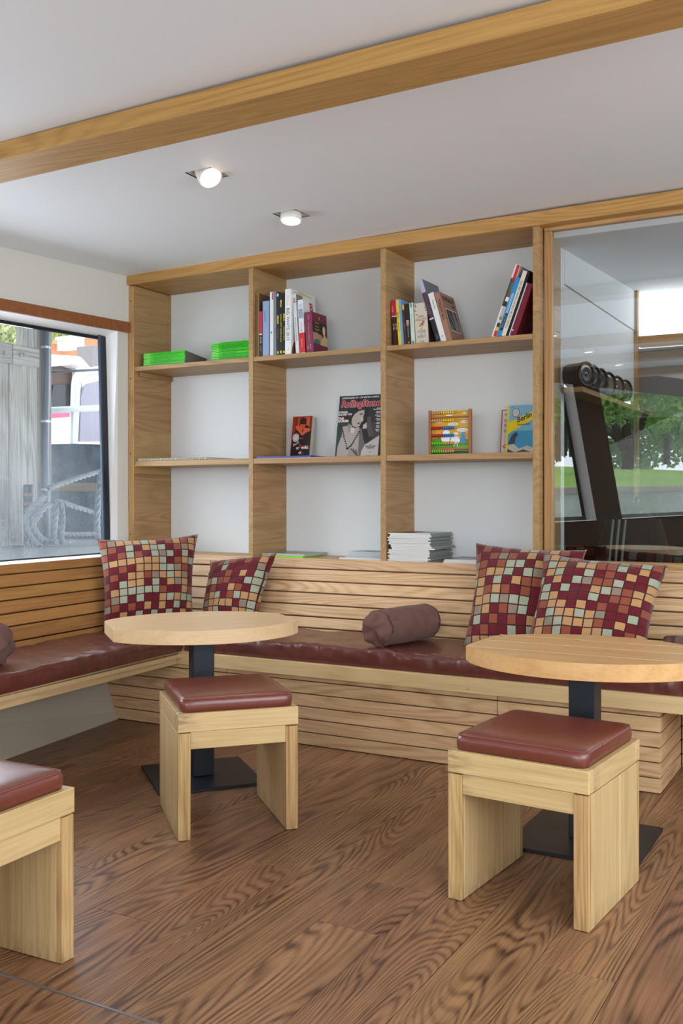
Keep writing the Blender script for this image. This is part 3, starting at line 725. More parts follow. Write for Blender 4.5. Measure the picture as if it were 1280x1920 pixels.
#PART2
# ================================================================== books
PAGES = flat((222, 214, 198), .8)
def book(label, x, yf, z, t, h, d, lean, cover, spine=None, group=None, right=None, cat='book', name='book', pages=PAGES):
    """spine towards the room; lean in degrees, positive to the right"""
    th = R(lean); M = Matrix.Translation((x, yf, z)) @ Matrix.Rotation(th, 4, 'Y')
    if lean > 0: M = Matrix.Translation((0, 0, t*math.sin(th))) @ M
    b = thing(name, label, cat, M=M, group=group)
    cm = flat(cover, .42); c = .0022 if t > .016 else .0012
    for (xa, xb) in ((0, c), (t-c, t)): bx('cover_board', xa, xb, .002, d, 0, h, cm, b, 'X', .0005)
    bx('spine', 0, t, 0, .0025, 0, h, flat(spine, .42) if spine else cm, b, 'X', .0009 if t > .01 else .0004)
    bx('pages', c, t-c, .003, d-.004, .003, h-.003, pages, b, 'X', 0)
    b['t'] = t; b['h'] = h; b['d'] = d
    return b
def FR(b, u=.5): return frame(V(b['t']*u, 0, 0), V(1, 0, 0), V(0, 0, 1), V(0, -1, 0))        # upright print on the spine
def FD(b, u=.5): return frame(V(b['t']*u, 0, 0), V(0, 0, -1), V(1, 0, 0), V(0, -1, 0))       # print running down the spine
def FUp(b, u=.5): return frame(V(b['t']*u, 0, 0), V(0, 0, 1), V(-1, 0, 0), V(0, -1, 0))      # print running up the spine
def FS(b): return frame(V(b['t'], 0, 0), V(0, 1, 0), V(0, 0, 1), V(1, 0, 0))                 # right hand cover
def spine_text(b, s, size, z, rgb, sx=1., u=.5, mode='D', bold=0.):
    M = {'D': FD, 'U': FUp, 'R': FR}[mode](b, u)
    off = {'D': (-z, 0), 'U': (z, 0), 'R': (0, z)}[mode]
    return text(s, size, M @ Matrix.Translation((off[0], off[1], 0)), flat(rgb, .5), b, sx, bold=bold)
def band(b, z0, z1, rgb, m=.0): return poly('spine_band', quadpts(m, z0, b['t']-m, z1), flat(rgb, .45), b, frame(V(0, 0, 0), V(1, 0, 0), V(0, 0, 1), V(0, -1, 0)), .0005)
Z1, Z2, Z0 = 1.868, 1.321, .789
G1 = 'books in the middle bay of the top shelf'
b = book('brown and gold bound book against the left upright', .8685, .02, Z1, .023, .345, .24, 0, (92, 70, 40), (150, 122, 72), G1)
band(b, .01, .335, (120, 96, 54), .004)
b = book('slim maroon book with pink red spine top', .893, .022, Z1, .0175, .246, .17, 0, (58, 26, 34), None, G1)
band(b, .125, .245, (206, 44, 74)); band(b, .118, .125, (226, 220, 214)); spine_text(b, 'BITTER', .011, .09, (230, 220, 220)); spine_text(b, 'DIE ZEIT', .008, .045, (200, 180, 185))
b = book('light blue paperback near the left upright of the middle bay', .914, .022, Z1, .040, .298, .20, 0, (143, 166, 200), None, G1)
spine_text(b, 'HANDBUCH', .011, .215, (70, 84, 120), 1, .4); spine_text(b, 'SEGELN UND KANAL', .010, .12, (196, 210, 228), 1, .6)
b = book('thin grey booklet beside the light blue paperback', .9555, .03, Z1, .0055, .235, .18, 0, (150, 146, 140), None, G1)
b = book('white book with dark red spine corner', .963, .018, Z1, .0215, .342, .25, 0, (226, 226, 226), None, G1)
poly('spine_mark', quadpts(.0145, .30, .0213, .338), flat((150, 30, 44), .5), b, frame(V(0, 0, 0), V(1, 0, 0), V(0, 0, 1), V(0, -1, 0)), .0006)
poly('spine_mark', oval(.010, .125, .0045, .007, 12), flat((70, 160, 150), .5), b, frame(V(0, 0, 0), V(1, 0, 0), V(0, 0, 1), V(0, -1, 0)), .0006)
b = book('plain slate grey book beside the black ones', .9855, .02, Z1, .0165, .344, .25, 0, (124, 130, 142), None, G1); spine_text(b, 'ARCHITEKTUR', .006, .17, (190, 196, 206))
b = book('black book with yellow lettering, leftmost of three', 1.0030, .02, Z1, .0185, .338, .25, 0, (32, 38, 42), None, G1)
spine_text(b, 'BERLIN', .0135, .190, (226, 216, 40), 1.05, bold=.0004); spine_text(b, 'ORTE DER KRAFT', .0065, .115, (140, 150, 70)); poly('spine_mark', oval(.009, .322, .006, .009), flat((205, 205, 200)), b, frame(V(0, 0, 0), V(1, 0, 0), V(0, 0, 1), V(0, -1, 0)), .0006); band(b, .008, .022, (190, 186, 70), .004)
b = book('black book with long yellow spine title, middle of three', 1.0225, .02, Z1, .0185, .332, .25, 0, (28, 30, 34), None, G1)
spine_text(b, 'BERLIN', .013, .275, (226, 216, 40), .95, bold=.0004); spine_text(b, 'SAKRALE ORTE / SACRED PLACES', .0115, .145, (214, 206, 50), .86); band(b, .010, .024, (214, 206, 50), .004)
b = book('black book with yellow lettering, rightmost of three', 1.0420, .02, Z1, .0185, .330, .25, 0, (26, 28, 32), None, G1)
spine_text(b, 'BERLIN', .013, .200, (226, 216, 40), .95, bold=.0004); spine_text(b, 'SAKRALE ORTE', .0115, .115, (214, 206, 50), .95); band(b, .010, .022, (214, 206, 50), .004)
b = book('thick white catalogue with BIG WHITE 2013 on its spine', 1.0625, .012, Z1, .036, .346, .25, 0, (232, 234, 236), None, G1, cat='catalogue')
spine_text(b, 'BIG WHITE 2013', .0245, .158, (34, 40, 52), .98); spine_text(b, 'Ad. Hauser', .012, .285, (206, 184, 60)); poly('spine_mark', [(.012, .02), (.024, .022), (.022, .034), (.019, .024)], flat((180, 184, 190)), b, frame(V(0, 0, 0), V(1, 0, 0), V(0, 0, 1), V(0, -1, 0)), .0006)
poly('cover_picture', [(.01, .002)]+[(.095+.085*math.cos(a), .01+.085*math.sin(a)) for a in [R(180-k*9) for k in range(21)]]+[(.18, .002)], flat((128, 74, 50), .5), b, FS(b), .0006)
poly('cover_picture', oval(.10, .045, .045, .05), flat((30, 30, 34), .5), b, FS(b), .001)
b = book('white sailing catalogue with red SVB letters and yellow markers', 1.120, .028, Z1, .021, .322, .205, -4.2, (224, 226, 228), None, G1, cat='catalogue')
spine_text(b, 'SVB', .018, .285, (160, 24, 36), .9, bold=.0004); spine_text(b, 'Spezialversand fuer Yacht- und Bootszubehoer', .0085, .13, (90, 100, 120), .8)
text('SVB', .062, FS(b) @ Matrix.Translation((.125, .268, 0)), flat((170, 26, 40)), b, .95, bold=.0016)
poly('cover_picture', quadpts(.005, .275, .07, .318), flat((132, 130, 128)), b, FS(b), .0006); poly('cover_picture', [(.004, .19), (.05, .235), (.10, .215), (.15, .235), (.2, .16), (.2, .02), (.004, .02)], flat((128, 136, 146)), b, FS(b), .0006)
for k, (u, hh) in enumerate(((.03, .012), (.075, .02), (.12, .018), (.165, .014))): bx('page_marker', .008, .009, u-.022, u+.026, .318, .322+hh, flat((214, 206, 142), .8), b, 'X', 0)
b = book('white book with red lower half of the spine', 1.150, .02, Z1, .032, .283, .065, -3.0, (224, 226, 230), None, G1)
band(b, .004, .108, (204, 34, 42)); poly('cover_picture', quadpts(0, .003, .063, .108), flat((200, 32, 40), .45), b, FS(b), .0006); spine_text(b, 'Taschenbuch', .009, .055, (240, 200, 200)); spine_text(b, 'IM FLUSS', .013, .138, (196, 90, 100)); band(b, .185, .235, (150, 160, 178), .004); band(b, .24, .262, (196, 202, 212), .006)
b = book('burgundy novel with a portrait of a veiled woman on the cover', 1.192, .016, Z1, .043, .213, .155, -3.2, (108, 30, 62), (128, 44, 78), G1)
spine_text(b, 'Die Liebe der Wanderhure', .0115, .105, (206, 160, 110), .8); spine_text(b, 'Wolf', .010, .030, (226, 200, 210), 1, .3); spine_text(b, 'Serno', .010, .030, (226, 200, 210), 1, .65); spine_text(b, 'ROMAN', .007, .185, (220, 190, 200))
f = FS(b); poly('cover_picture', quadpts(.004, .062, .153, .165), flat((44, 34, 32)), b, f, .0006); poly('cover_picture', [(.004, .05), (.10, .052), (.10, .098), (.004, .108)], flat((178, 140, 112)), b, f, .0009); poly('cover_picture', [(.008, .05), (.07, .046), (.075, .066), (.05, .075), (.02, .07)], flat((70, 104, 104)), b, f, .0012)
poly('cover_picture', [(.075, .046), (.153, .044), (.153, .085), (.135, .10), (.105, .088)], flat((206, 176, 132)), b, f, .0012); poly('cover_picture', oval(.125, .130, .027, .037), flat((58, 34, 26)), b, f, .0010); poly('cover_picture', oval(.119, .125, .015, .025), flat((226, 186, 148)), b, f, .0015); poly('cover_picture', [(.112, .085), (.13, .085), (.127, .108), (.114, .108)], flat((216, 176, 138)), b, f, .0014)
for zz, s in ((.158, 'Wolf Serno'), (.140, 'Die Liebe'), (.124, 'der Wander-'), (.108, 'hure')): text(s, .0125, f @ Matrix.Translation((.048, zz, 0)), flat((198, 170, 120)), b, .8, .0011)
poly('cover_picture', [(.07, .183), (.076, .176), (.082, .183), (.08, .192), (.076, .198), (.072, .192)], flat((190, 150, 80)), b, f, .0006)

G2 = 'books in the right bay of the top shelf'
def lx(px): return 1.673+(px-736)*.00292
FZ = lambda b: frame(V(0, 0, 0), V(1, 0, 0), V(0, 0, 1), V(0, -1, 0))
b = book('slim maroon book with red spine top, leftmost in the right bay', 1.6830, .05, Z1, .0140, .232, .16, -4.2, (64, 30, 42), None, G2); band(b, .155, .231, (196, 34, 66)); band(b, .150, .155, (226, 214, 206)); spine_text(b, 'BITTER', .010, .10, (226, 214, 216)); spine_text(b, 'ROTER', .010, .19, (240, 200, 206))
b = book('second slim maroon book, touching the yellow one', 1.6975, .05, Z1, .0140, .232, .16, -4.2, (60, 26, 40), None, G2); band(b, .155, .231, (200, 36, 68)); band(b, .150, .155, (226, 214, 206)); spine_text(b, 'BITTER', .010, .10, (226, 214, 216))
b = book('thin bright yellow book with blue script on the spine', 1.7120, .046, Z1, .0160, .236, .13, -4.2, (238, 216, 30), None, G2); spine_text(b, 'Berlin', .014, .155, (50, 60, 130), 1, .5); spine_text(b, 'Wasserwelten', .008, .095, (90, 90, 70)); poly('spine_mark', oval(.008, .217, .006, .010), flat((226, 190, 190)), b, FZ(b), .0006)
b = book('thin sky blue book beside the yellow one', 1.7285, .046, Z1, .0110, .236, .16, -4.2, (112, 168, 212), None, G2)
b = book('brown paperback with yellow spine top', 1.7400, .055, Z1, .0120, .208, .14, -4.0, (96, 44, 36), None, G2); band(b, .182, .207, (240, 176, 40)); spine_text(b, 'Geschichten', .006, .10, (210, 160, 150))
b = book('black paperback with small coloured spine picture', 1.7530, .055, Z1, .0250, .210, .15, -3.8, (30, 30, 32), None, G2); band(b, .115, .128, (170, 180, 190), .006); band(b, .10, .115, (206, 130, 80), .006); spine_text(b, 'WELTENBUMMLER', .008, .075, (180, 186, 190)); poly('spine_mark', oval(.012, .016, .005, .005), flat((214, 120, 50)), b, FZ(b), .0006)
b = book('pale mint green paperback', 1.7790, .055, Z1, .0205, .213, .15, -3.6, (206, 220, 206), None, G2); spine_text(b, 'Alles ueber das Wasser', .009, .12, (150, 180, 160), .9); band(b, .19, .211, (90, 140, 110), .006); band(b, .006, .022, (80, 120, 110), .006)
b = book('thick cream novel with red author name and a small bird', 1.8030, .055, Z1, .0700, .207, .15, -3.2, (74, 58, 46), (206, 196, 182), G2)
spine_text(b, 'KEN', .0165, .138, (160, 70, 60), .95, mode='R'); spine_text(b, 'FOLLETT', .0165, .122, (160, 70, 60), .92, mode='R'); spine_text(b, 'DIE', .008, .075, (110, 96, 86), 1, mode='R'); spine_text(b, 'TORE', .019, .062, (110, 96, 86), .95, mode='R'); spine_text(b, 'DER', .006, .05, (110, 96, 86), 1, mode='R'); spine_text(b, 'WELT', .019, .038, (110, 96, 86), .95, mode='R'); spine_text(b, 'LUEBBE', .007, .012, (60, 50, 46), 1, mode='R')
M = FZ(b); poly('spine_mark', [(.02, .092), (.034, .086), (.052, .096), (.046, .106), (.03, .104)], flat((190, 150, 70)), b, M, .0006); poly('spine_mark', [(.03, .098), (.046, .098), (.04, .106)], flat((50, 70, 120)), b, M, .0009); poly('spine_mark', [(.040, .104), (.056, .110), (.05, .116), (.042, .112)], flat((170, 50, 50)), b, M, .0007)
for (u, z) in ((.006, .198), (.010, .19), (.006, .17), (.012, .15), (.064, .19), (.06, .178), (.064, .165)): poly('spine_mark', oval(u, z, .004, .004, 8), flat((170, 90, 86) if int(z*1000) % 3 else (100, 120, 80)), b, M, .0006)
b = book('tall slate book with dark maroon lower spine, leaning left', 1.918, .05, Z1, .022, .335, .20, -17.5, (96, 106, 120), (176, 180, 204), G2, pages=flat((226, 220, 206)))
band(b, .13, .265, (72, 44, 60)); band(b, .004, .122, (30, 24, 30)); spine_text(b, 'SEEFAHRT UND MEER', .012, .205, (120, 96, 130)); band(b, .122, .127, (220, 220, 220)); spine_text(b, 'MARE', .009, .03, (120, 140, 190))
b = book('white hardback leaning left beside the brown catalogue', 1.9445, .045, Z1, .030, .256, .165, -16.5, (228, 226, 222), None, G2, pages=flat((230, 226, 216)))
spine_text(b, 'Moby Dick', .012, .195, (60, 60, 66), .9); spine_text(b, 'm', .014, .03, (40, 40, 44), 1, mode='R')
b = book('brown Toplicht 2012 catalogue with a framed photograph, leaning left', 1.979, .040, Z1, .026, .254, .185, -16.0, (140, 98, 78), (158, 114, 92), G2, cat='catalogue')
b['label'] = 'brown catalogue titled 2012 with a framed photograph, leaning left'
spine_text(b, 'TOPLICHT 2012', .0175, .165, (44, 32, 28), .85, bold=.0004); f = FS(b); text('TOPLICHT', .032, f @ Matrix.Translation((.093, .222, 0)), flat((44, 32, 28)), b, 1., bold=.0008); text('2012', .022, f @ Matrix.Translation((.14, .193, 0)), flat((44, 32, 28)), b, 1., bold=.0004)
poly('cover_picture', quadpts(.022, .055, .155, .172), flat((226, 222, 214)), b, f, .0006); poly('cover_picture', quadpts(.026, .059, .151, .168), flat((38, 40, 40)), b, f, .0009); poly('cover_picture', [(.10, .062), (.149, .066), (.12, .166), (.095, .166)], flat((120, 118, 114)), b, f, .0012); poly('cover_picture', [(.05, .16), (.056, .16), (.104, .062), (.096, .062)], flat((150, 146, 140)), b, f, .0013); poly('cover_picture', [(.03, .062), (.07, .062), (.06, .09), (.035, .10)], flat((100, 100, 100)), b, f, .0011)

G3 = 'books leaning right at the end of the top shelf'; A = 20.
b = book('tall book with multicoloured spine bands, leaning right', 2.2080, .03, Z1, .024, .352, .24, A, (206, 208, 212), (226, 226, 228), G3)
for (z0, z1, c) in ((.285, .350, (206, 44, 40)), (.265, .285, (120, 60, 50)), (.25, .265, (50, 90, 170)), (.225, .25, (56, 110, 84)), (.195, .225, (100, 82, 64)), (.175, .195, (226, 226, 226)), (.15, .175, (40, 40, 44)), (.10, .15, (178, 178, 176)), (.085, .10, (130, 134, 70)), (.07, .085, (200, 196, 190)), (.05, .07, (60, 34, 62)), (.032, .05, (196, 190, 70)), (.004, .032, (200, 46, 38))):
    poly('spine_band', quadpts(.008, z0, .0235, z1), flat(c, .45), b, FZ(b), .0005)
poly('spine_band', quadpts(.001, .15, .008, .285), flat((64, 56, 50), .45), b, FZ(b), .0005)
b = book('bright blue book with black title patch, leaning right', 2.2360, .028, Z1, .0185, .288, .20, A, (40, 138, 206), None, G3)
band(b, .10, .21, (120, 180, 226), .003); poly('spine_band', quadpts(.005, .032, .0165, .115), flat((28, 30, 34), .45), b, FZ(b), .0006); spine_text(b, 'AUS DEM WASSER', .0075, .075, (190, 190, 180), 1, .58)
b = book('cream book with long black spine title, leaning right', 2.2575, .028, Z1, .0215, .316, .20, A, (44, 38, 36), (222, 216, 202), G3); spine_text(b, 'UND LEBT WENNS UNS REUT BEI DEN DEINEN', .0135, .155, (60, 54, 50), .80)
b = book('black hardback leaning right', 2.2810, .032, Z1, .0100, .318, .20, A, (24, 24, 30), None, G3)
b = book('pale grey booklet leaning right against the binder', 2.2925, .03, Z1, .0075, .258, .19, A, (206, 206, 214), None, G3)
b = book('burgundy ring binder leaning right against the upright', 2.3015, .028, Z1, .0280, .250, .20, A, (112, 22, 44), None, G3, name='binder', cat='binder')
poly('ring_hole', oval(.006, .022, .004, .004, 12), flat((220, 216, 212)), b, FZ(b), .0006)

# ------------------------------------------------------------------ magazines
MAGPAGE = {'g': flat((118, 112, 108), .8), 'w': flat((214, 214, 210), .7)}
def magmesh(sx, sy, t, cover, pages, t2=None):
    t2 = t2 or t; hx_, hy = sx/2, sy/2
    vs = [(-hx_, -hy, 0), (hx_, -hy, 0), (hx_, hy, 0), (-hx_, hy, 0), (-hx_, -hy, t), (hx_, -hy, t), (hx_, hy, t2), (-hx_, hy, t2)]
    me = bpy.data.meshes.new('magazine'); me.from_pydata(vs, [], [(3, 2, 1, 0), (4, 5, 6, 7), (0, 1, 5, 4), (2, 3, 7, 6), (1, 2, 6, 5), (3, 0, 4, 7)]); me.update()
    me.materials.append(cover); me.materials.append(pages); return me
ORD20 = ['first', 'second', 'third', 'fourth', 'fifth', 'sixth', 'seventh', 'eighth', 'ninth', 'tenth', 'eleventh', 'twelfth', 'thirteenth', 'fourteenth', 'fifteenth', 'sixteenth', 'seventeenth', 'eighteenth', 'nineteenth', 'twentieth']
ORD = ['topmost', 'second', 'third', 'fourth', 'fifth', 'sixth', 'seventh', 'eighth', 'ninth', 'tenth', 'eleventh', 'twelfth']
rng = random.Random(8)
def green_stack(n, x0, x1, y0, y1, z, t, where):
    zz = z
    for k in range(n):
        g = rng.choice([(62, 196, 24), (44, 178, 22), (84, 210, 30), (54, 190, 20)])
        me = magmesh(x1-x0, y1-y0, t*.94, flat(g, .35), MAGPAGE['g'], t*.60)
        for p in (0, 1, 2): me.polygons[p].material_index = 0
        for p in (3, 4, 5): me.polygons[p].material_index = 1
        i = n-1-k; lab = ('%s green magazine from the top of the %s stack' % (ORD[i], where)) if i else 'topmost green magazine of the %s stack' % where
        zb = zz; tilt = Matrix.Rotation(-math.atan2(t*.34*k, y1-y0), 4, 'X')
        M = Matrix.Translation(((x0+x1)/2+rng.uniform(-.003, .003), y0+rng.uniform(-.0012, .0012), zz)) @ tilt @ Matrix.Translation((0, (y1-y0)/2, 0))
        o = link('magazine', me, None, None, M); tag(o, lab, 'magazine', 'green magazines in the left bay')
        sx = (x1-x0)/2
        for (a, b_, c) in ((-sx+.004, -sx+.05, (170, 226, 140)), (-sx+.07, sx-.01-rng.uniform(0, .1), (30, 120, 24))):
            zt = t*.94; raw('spine_print', [(a, -(y1-y0)/2-.0003, zt*.3), (b_, -(y1-y0)/2-.0003, zt*.3), (b_, -(y1-y0)/2-.0003, zt*.62), (a, -(y1-y0)/2-.0003, zt*.62)], [(0, 1, 2, 3)], flat(c, .5), o)
        zz += t
green_stack(9, .082, .382, .035, .24, Z1, .0086, 'left')
green_stack(11, .566, .832, .035, .24, Z1, .0092, 'right')
zz = Z0
for k in range(20):
    t = rng.uniform(.0058, .0086); c = rng.choice([(222, 224, 226), (206, 212, 216), (188, 196, 202), (214, 206, 200), (170, 182, 190)]) if k < 19 else (176, 186, 190)
    me = magmesh(.222+rng.uniform(-.006, .008), .285, t*.92, flat(c, .35), MAGPAGE['w'], t*.85)
    for p in (2, 3, 4, 5): me.polygons[p].material_index = 1
    me.materials.append(flat(rng.choice([(120, 128, 124), (146, 150, 144), (132, 138, 136), (104, 114, 118)]), .7)); me.polygons[4].material_index = 2
    i = 19-k
    lab = 'topmost magazine of the tall white stack, with a printed cover' if i == 0 else ('lowest magazine of the tall white stack' if k == 0 else '%s magazine from the top of the tall white stack' % ORD20[i])
    dx = rng.uniform(-.007, .007)+(.016 if k in (9, 10) else 0)
    o = link('magazine', me, None, None, Matrix.Translation((1.786+dx, .006+.1425+rng.uniform(-.004, .004), zz)) @ Matrix.Rotation(R(rng.uniform(-1.5, 1.5)), 4, 'Z'))
    tag(o, lab, 'magazine', 'white magazines in the tall stack'); zz += t
f = Matrix.Translation((0, 0, t*.92)); poly('cover_picture', [(-.10, -.13), (.0, -.13), (.01, .05), (-.05, .13), (-.10, .12)], flat((150, 124, 106)), o, f, .0005); poly('cover_picture', [(-.09, -.02), (-.02, -.10), (.0, -.08), (-.06, .08)], flat((70, 70, 74)), o, f, .0008)
def flat_mag(label, x0, x1, y0, y1, z, t, cover, pages=None, yaw=0, group=None, cat='magazine', name='magazine', pic=None):
    me = magmesh(x1-x0, y1-y0, t, flat(cover, .35), pages or MAGPAGE['w'])
    for p in (2, 3, 4, 5): me.polygons[p].material_index = 1
    o = link(name, me, None, None, Matrix.Translation(((x0+x1)/2, (y0+y1)/2, z)) @ Matrix.Rotation(R(yaw), 4, 'Z')); tag(o, label, cat, group)
    for (pts, c) in pic or (): poly('cover_picture', pts, flat(c, .4), o, Matrix.Translation((0, 0, t)), .0005)
    return o
flat_mag('thin book with a lime green edge lying on the bottom shelf', .872, 1.135, .075, .29, Z0, .0085, (200, 206, 200), flat((128, 220, 40), .5), 0, None, 'book', 'book')
flat_mag('grey book lying on top of the lime edged one', .875, 1.150, .072, .31, Z0+.0086, .0115, (150, 156, 152), flat((176, 176, 170), .7), -1, None, 'book', 'book')
GM = 'magazines lying in the middle of the bottom shelf'; zz = Z0
for k, (c, lab) in enumerate((((230, 230, 230), 'lowest, wide white'), ((120, 136, 150), 'dark blue grey, second from below,'), ((176, 190, 200), 'pale blue middle'), ((96, 90, 110), 'dusky violet, second from the top,'), ((150, 178, 190), 'topmost pale blue'))):
    flat_mag('%s magazine in the low pile left of the tall stack' % lab, 1.352+(.03 if k else 0), 1.612+(.016 if k else 0), .085+.012*k, .30, zz, .0075, c, flat((170+8*k, 178+6*k, 186+4*k), .7) if k else None, -2+k, GM, pic=(([(-.10, -.06), (.04, -.08), (.08, .06), (-.06, .08)], (140, 176, 190)), ([(.02, .0), (.10, .02), (.10, .08), (.03, .08)], (204, 140, 150))) if k == 4 else None); zz += .0077
zz = Z0
for k, (c, lab) in enumerate((((210, 222, 220), 'lowest, pale green white'), ((226, 224, 222), 'middle white'), ((96, 120, 168), 'topmost blue covered'))):
    flat_mag('%s magazine in the low pile right of the tall stack' % lab, 1.955, 2.20, .04+.004*k, .30, zz, .0062, c, None, 1.5*k, 'magazines at the right end of the bottom shelf', pic=(([(-.11, -.12), (.02, -.12), (.06, -.04), (-.08, -.02)], (206, 186, 186)), ([(.0, -.02), (.1, -.06), (.1, .08), (.04, .1)], (70, 90, 150))) if k == 2 else None); zz += .0064
# things on the middle shelves
nb = thing('sketch_pad', 'large spiral bound sketch pad lying on the left middle shelf', 'notebook', (.06, .005, Z2))
bx('pages', 0, .485, .006, .31, .002, .0125, flat((226, 222, 212), .8), nb, 'X', 0); bx('cover', -.002, .488, .004, .314, 0, .002, flat((70, 60, 54), .6), nb, 'X', 0); bx('cover', -.002, .488, .004, .314, .0126, .0146, flat((170, 150, 126), .6), nb, 'X', 0)
bm = bmesh.new()
for k in range(44):
    bmesh.ops.create_cone(bm, cap_ends=True, segments=8, radius1=.0075, radius2=.0075, depth=.003, matrix=Matrix.Translation((.012+k*.0107, .004, .0075)) @ Matrix.Rotation(PI/2, 4, 'Y'))
obj('spiral_binding', bm, flat((206, 200, 190), .4), nb)['kind'] = 'stuff'
flat_mag('thin dark blue folder lying flat under the red book', .885, 1.225, .006, .22, Z2, .009, (36, 52, 120), flat((52, 74, 150), .4), 0, None, 'folder', 'folder')
flat_mag('thin pale pink booklet lying flat left of the abacus', 1.69, 1.86, .10, .30, Z2, .0045, (200, 180, 176), flat((196, 176, 172), .7), 0, None, 'booklet', 'booklet')

def standing(name, label, cat, x0, w, yb, yt, h, t, cover, side, back=None):
    """a book or magazine standing on the shelf with its cover to the room, leaning back; returns empty and cover frame"""
    a = math.asin((yt-yb)/h); M = Matrix.Translation((x0, yb, Z2)) @ Matrix.Rotation(-a, 4, 'X')
    o = thing(name, label, cat, M=M)
    bx('front_cover', 0, w, 0, .0016, 0, h, flat(cover, .35), o, 'X', 0)
    bx('pages', .0008, w-.001, .0017, max(.0024, t-.0016), .001, h-.001, flat(side, .8), o, 'X', 0)
    bx('back_cover', 0, w, max(.0025, t-.0015), max(.0033, t), 0, h, flat(back or cover, .4), o, 'X', 0)
    return o, frame(V(0, 0, 0), V(1, 0, 0), V(0, 0, 1), V(0, -1, 0))
# red novel
o, f = standing('book', 'small red and black book with a reader on its cover, standing on the middle shelf', 'book', .960, .124, .222, .262, .243, .036, (66, 22, 18), (206, 198, 180), (150, 146, 130))
w_, h_ = .124, .243
poly('cover_picture', quadpts(0, 0, .006, h_), flat((168, 30, 40)), o, f, .0006)
poly('cover_picture', quadpts(.006, .08, w_, h_), flat((150, 50, 26)), o, f, .0005)
for (u, v, c) in ((.02, .012, (120, 40, 26)), (.034, .008, (190, 90, 40)), (.075, .010, (196, 84, 36)), (.092, .018, (206, 92, 40)), (.112, .010, (110, 36, 24))): poly('cover_picture', quadpts(u, .17, u+v, h_-.006), flat(c), o, f, .0008)
poly('cover_picture', [(.01, .13), (.03, .185), (.06, .19), (.10, .19), (w_, .165), (w_, .04), (.006, .04), (.006, .10)], flat((34, 18, 16)), o, f, .0010)
poly('cover_picture', [(.05, .165), (.082, .165), (.084, .20), (.07, .205), (.053, .20)], flat((206, 84, 46)), o, f, .0013)
poly('cover_picture', [(.05, .20), (.088, .196), (.086, .225), (.074, .236), (.06, .234), (.05, .22)], flat((40, 20, 22)), o, f, .0016)
poly('cover_picture', [(.022, .186), (.030, .192), (.06, .183), (.068, .15), (.085, .176), (.118, .172), (.116, .158), (.09, .148), (.070, .132), (.05, .15), (.026, .172)], flat((216, 96, 58)), o, f, .0015)
poly('cover_picture', quadpts(.006, 0, w_, .055), flat((14, 10, 12)), o, f, .0012); poly('cover_picture', quadpts(.07, .045, w_, .078), flat((96, 44, 22)), o, f, .0011)
poly('seal', oval(.03, .122, .021, .024, 28), flat((220, 214, 212)), o, f, .0018); poly('seal', oval(.03, .122, .017, .0195, 28), flat((96, 80, 100)), o, f, .0020); poly('seal', oval(.03, .122, .015, .0172, 28), flat((210, 204, 206)), o, f, .0022)
wht = flat((236, 232, 230)); text('Berlin', .020, f @ Matrix.Translation((.034, .088, 0)) @ Matrix.Rotation(R(28), 4, 'Z'), wht, o, .9, .0016, shear=.3); text('sc', .024, f @ Matrix.Translation((.047, .064, 0)), wht, o, 1, .0016, bold=.0006); text('enkt', .024, f @ Matrix.Translation((.092, .066, 0)), wht, o, 1, .0016, bold=.0006); text('ei', .024, f @ Matrix.Translation((.064, .038, 0)), wht, o, 1, .0016, bold=.0006); text('n', .024, f @ Matrix.Translation((.082, .036, 0)), flat((190, 60, 70)), o, 1, .0016)
text('h', .034, f @ Matrix.Translation((.065, .073, 0)), flat((206, 60, 50)), o, 1, .0016); text('Roman', .010, f @ Matrix.Translation((.066, .118, 0)), flat((206, 110, 80)), o, 1, .0016)
# music magazine
o, f = standing('magazine', 'music magazine with a black and white cover of a long-haired person on the shelf', 'magazine', 1.224, .262, .262, .322, .350, .006, (52, 48, 48), (200, 200, 200))
W_, H_ = .262, .350
def mp(px, py): return ((px-205)/(1190-205)*W_*1.0, (1-(py-250)/(1735-250))*H_)       # cover layout from its own proportions
def mpl(pts, c, off): poly('cover_picture', [mp(*p) for p in pts], flat(c, .4), o, f, off)
mpl([(205, 1735), (1190, 1735), (1190, 900), (205, 900)], (70, 62, 60), .0005)
mpl([(205, 900), (330, 900), (280, 1250), (205, 1735)], (44, 62, 54), .0007)
mpl([(240, 1735), (255, 1420), (330, 1180), (330, 980), (470, 960), (500, 940), (700, 940), (740, 1150), (740, 1735)], (176, 166, 162), .0009)          # shoulders and chest
mpl([(720, 1000), (800, 950), (900, 980), (900, 1400), (850, 1735), (740, 1735)], (110, 98, 94), .0010)
mpl([(430, 560), (560, 510), (760, 500), (880, 580), (900, 780), (980, 1050), (1020, 1280), (900, 1430), (830, 1300), (780, 1050), (700, 1000), (640, 1020), (560, 1000), (500, 900), (400, 940), (370, 820), (400, 700)], (34, 30, 30), .0011)   # hair
mpl([(530, 800), (580, 700), (680, 620), (800, 600), (810, 690), (790, 760), (800, 850), (750, 900), (720, 980), (650, 1010), (570, 980), (530, 900)], (186, 174, 168), .0014)    # face
mpl([(700, 690), (770, 680), (775, 705), (705, 715)], (60, 52, 52), .0016); mpl([(660, 900), (730, 890), (725, 930), (670, 940)], (96, 84, 82), .0016); mpl([(740, 780), (790, 760), (796, 850), (745, 860)], (206, 196, 190), .0016)
mpl([(450, 900), (520, 960), (520, 1120), (470, 1100)], (150, 140, 136), .0012); mpl([(520, 1010), (620, 1030), (600, 1150), (520, 1120)], (206, 200, 196), .0013)
mpl([(800, 960), (880, 900), (890, 1040), (800, 1050)], (196, 190, 186), .0013)
mpl([(880, 780), (960, 760), (1000, 1000), (1060, 1180), (960, 1260), (900, 1050)], (92, 80, 76), .0013)
rng2 = random.Random(2)
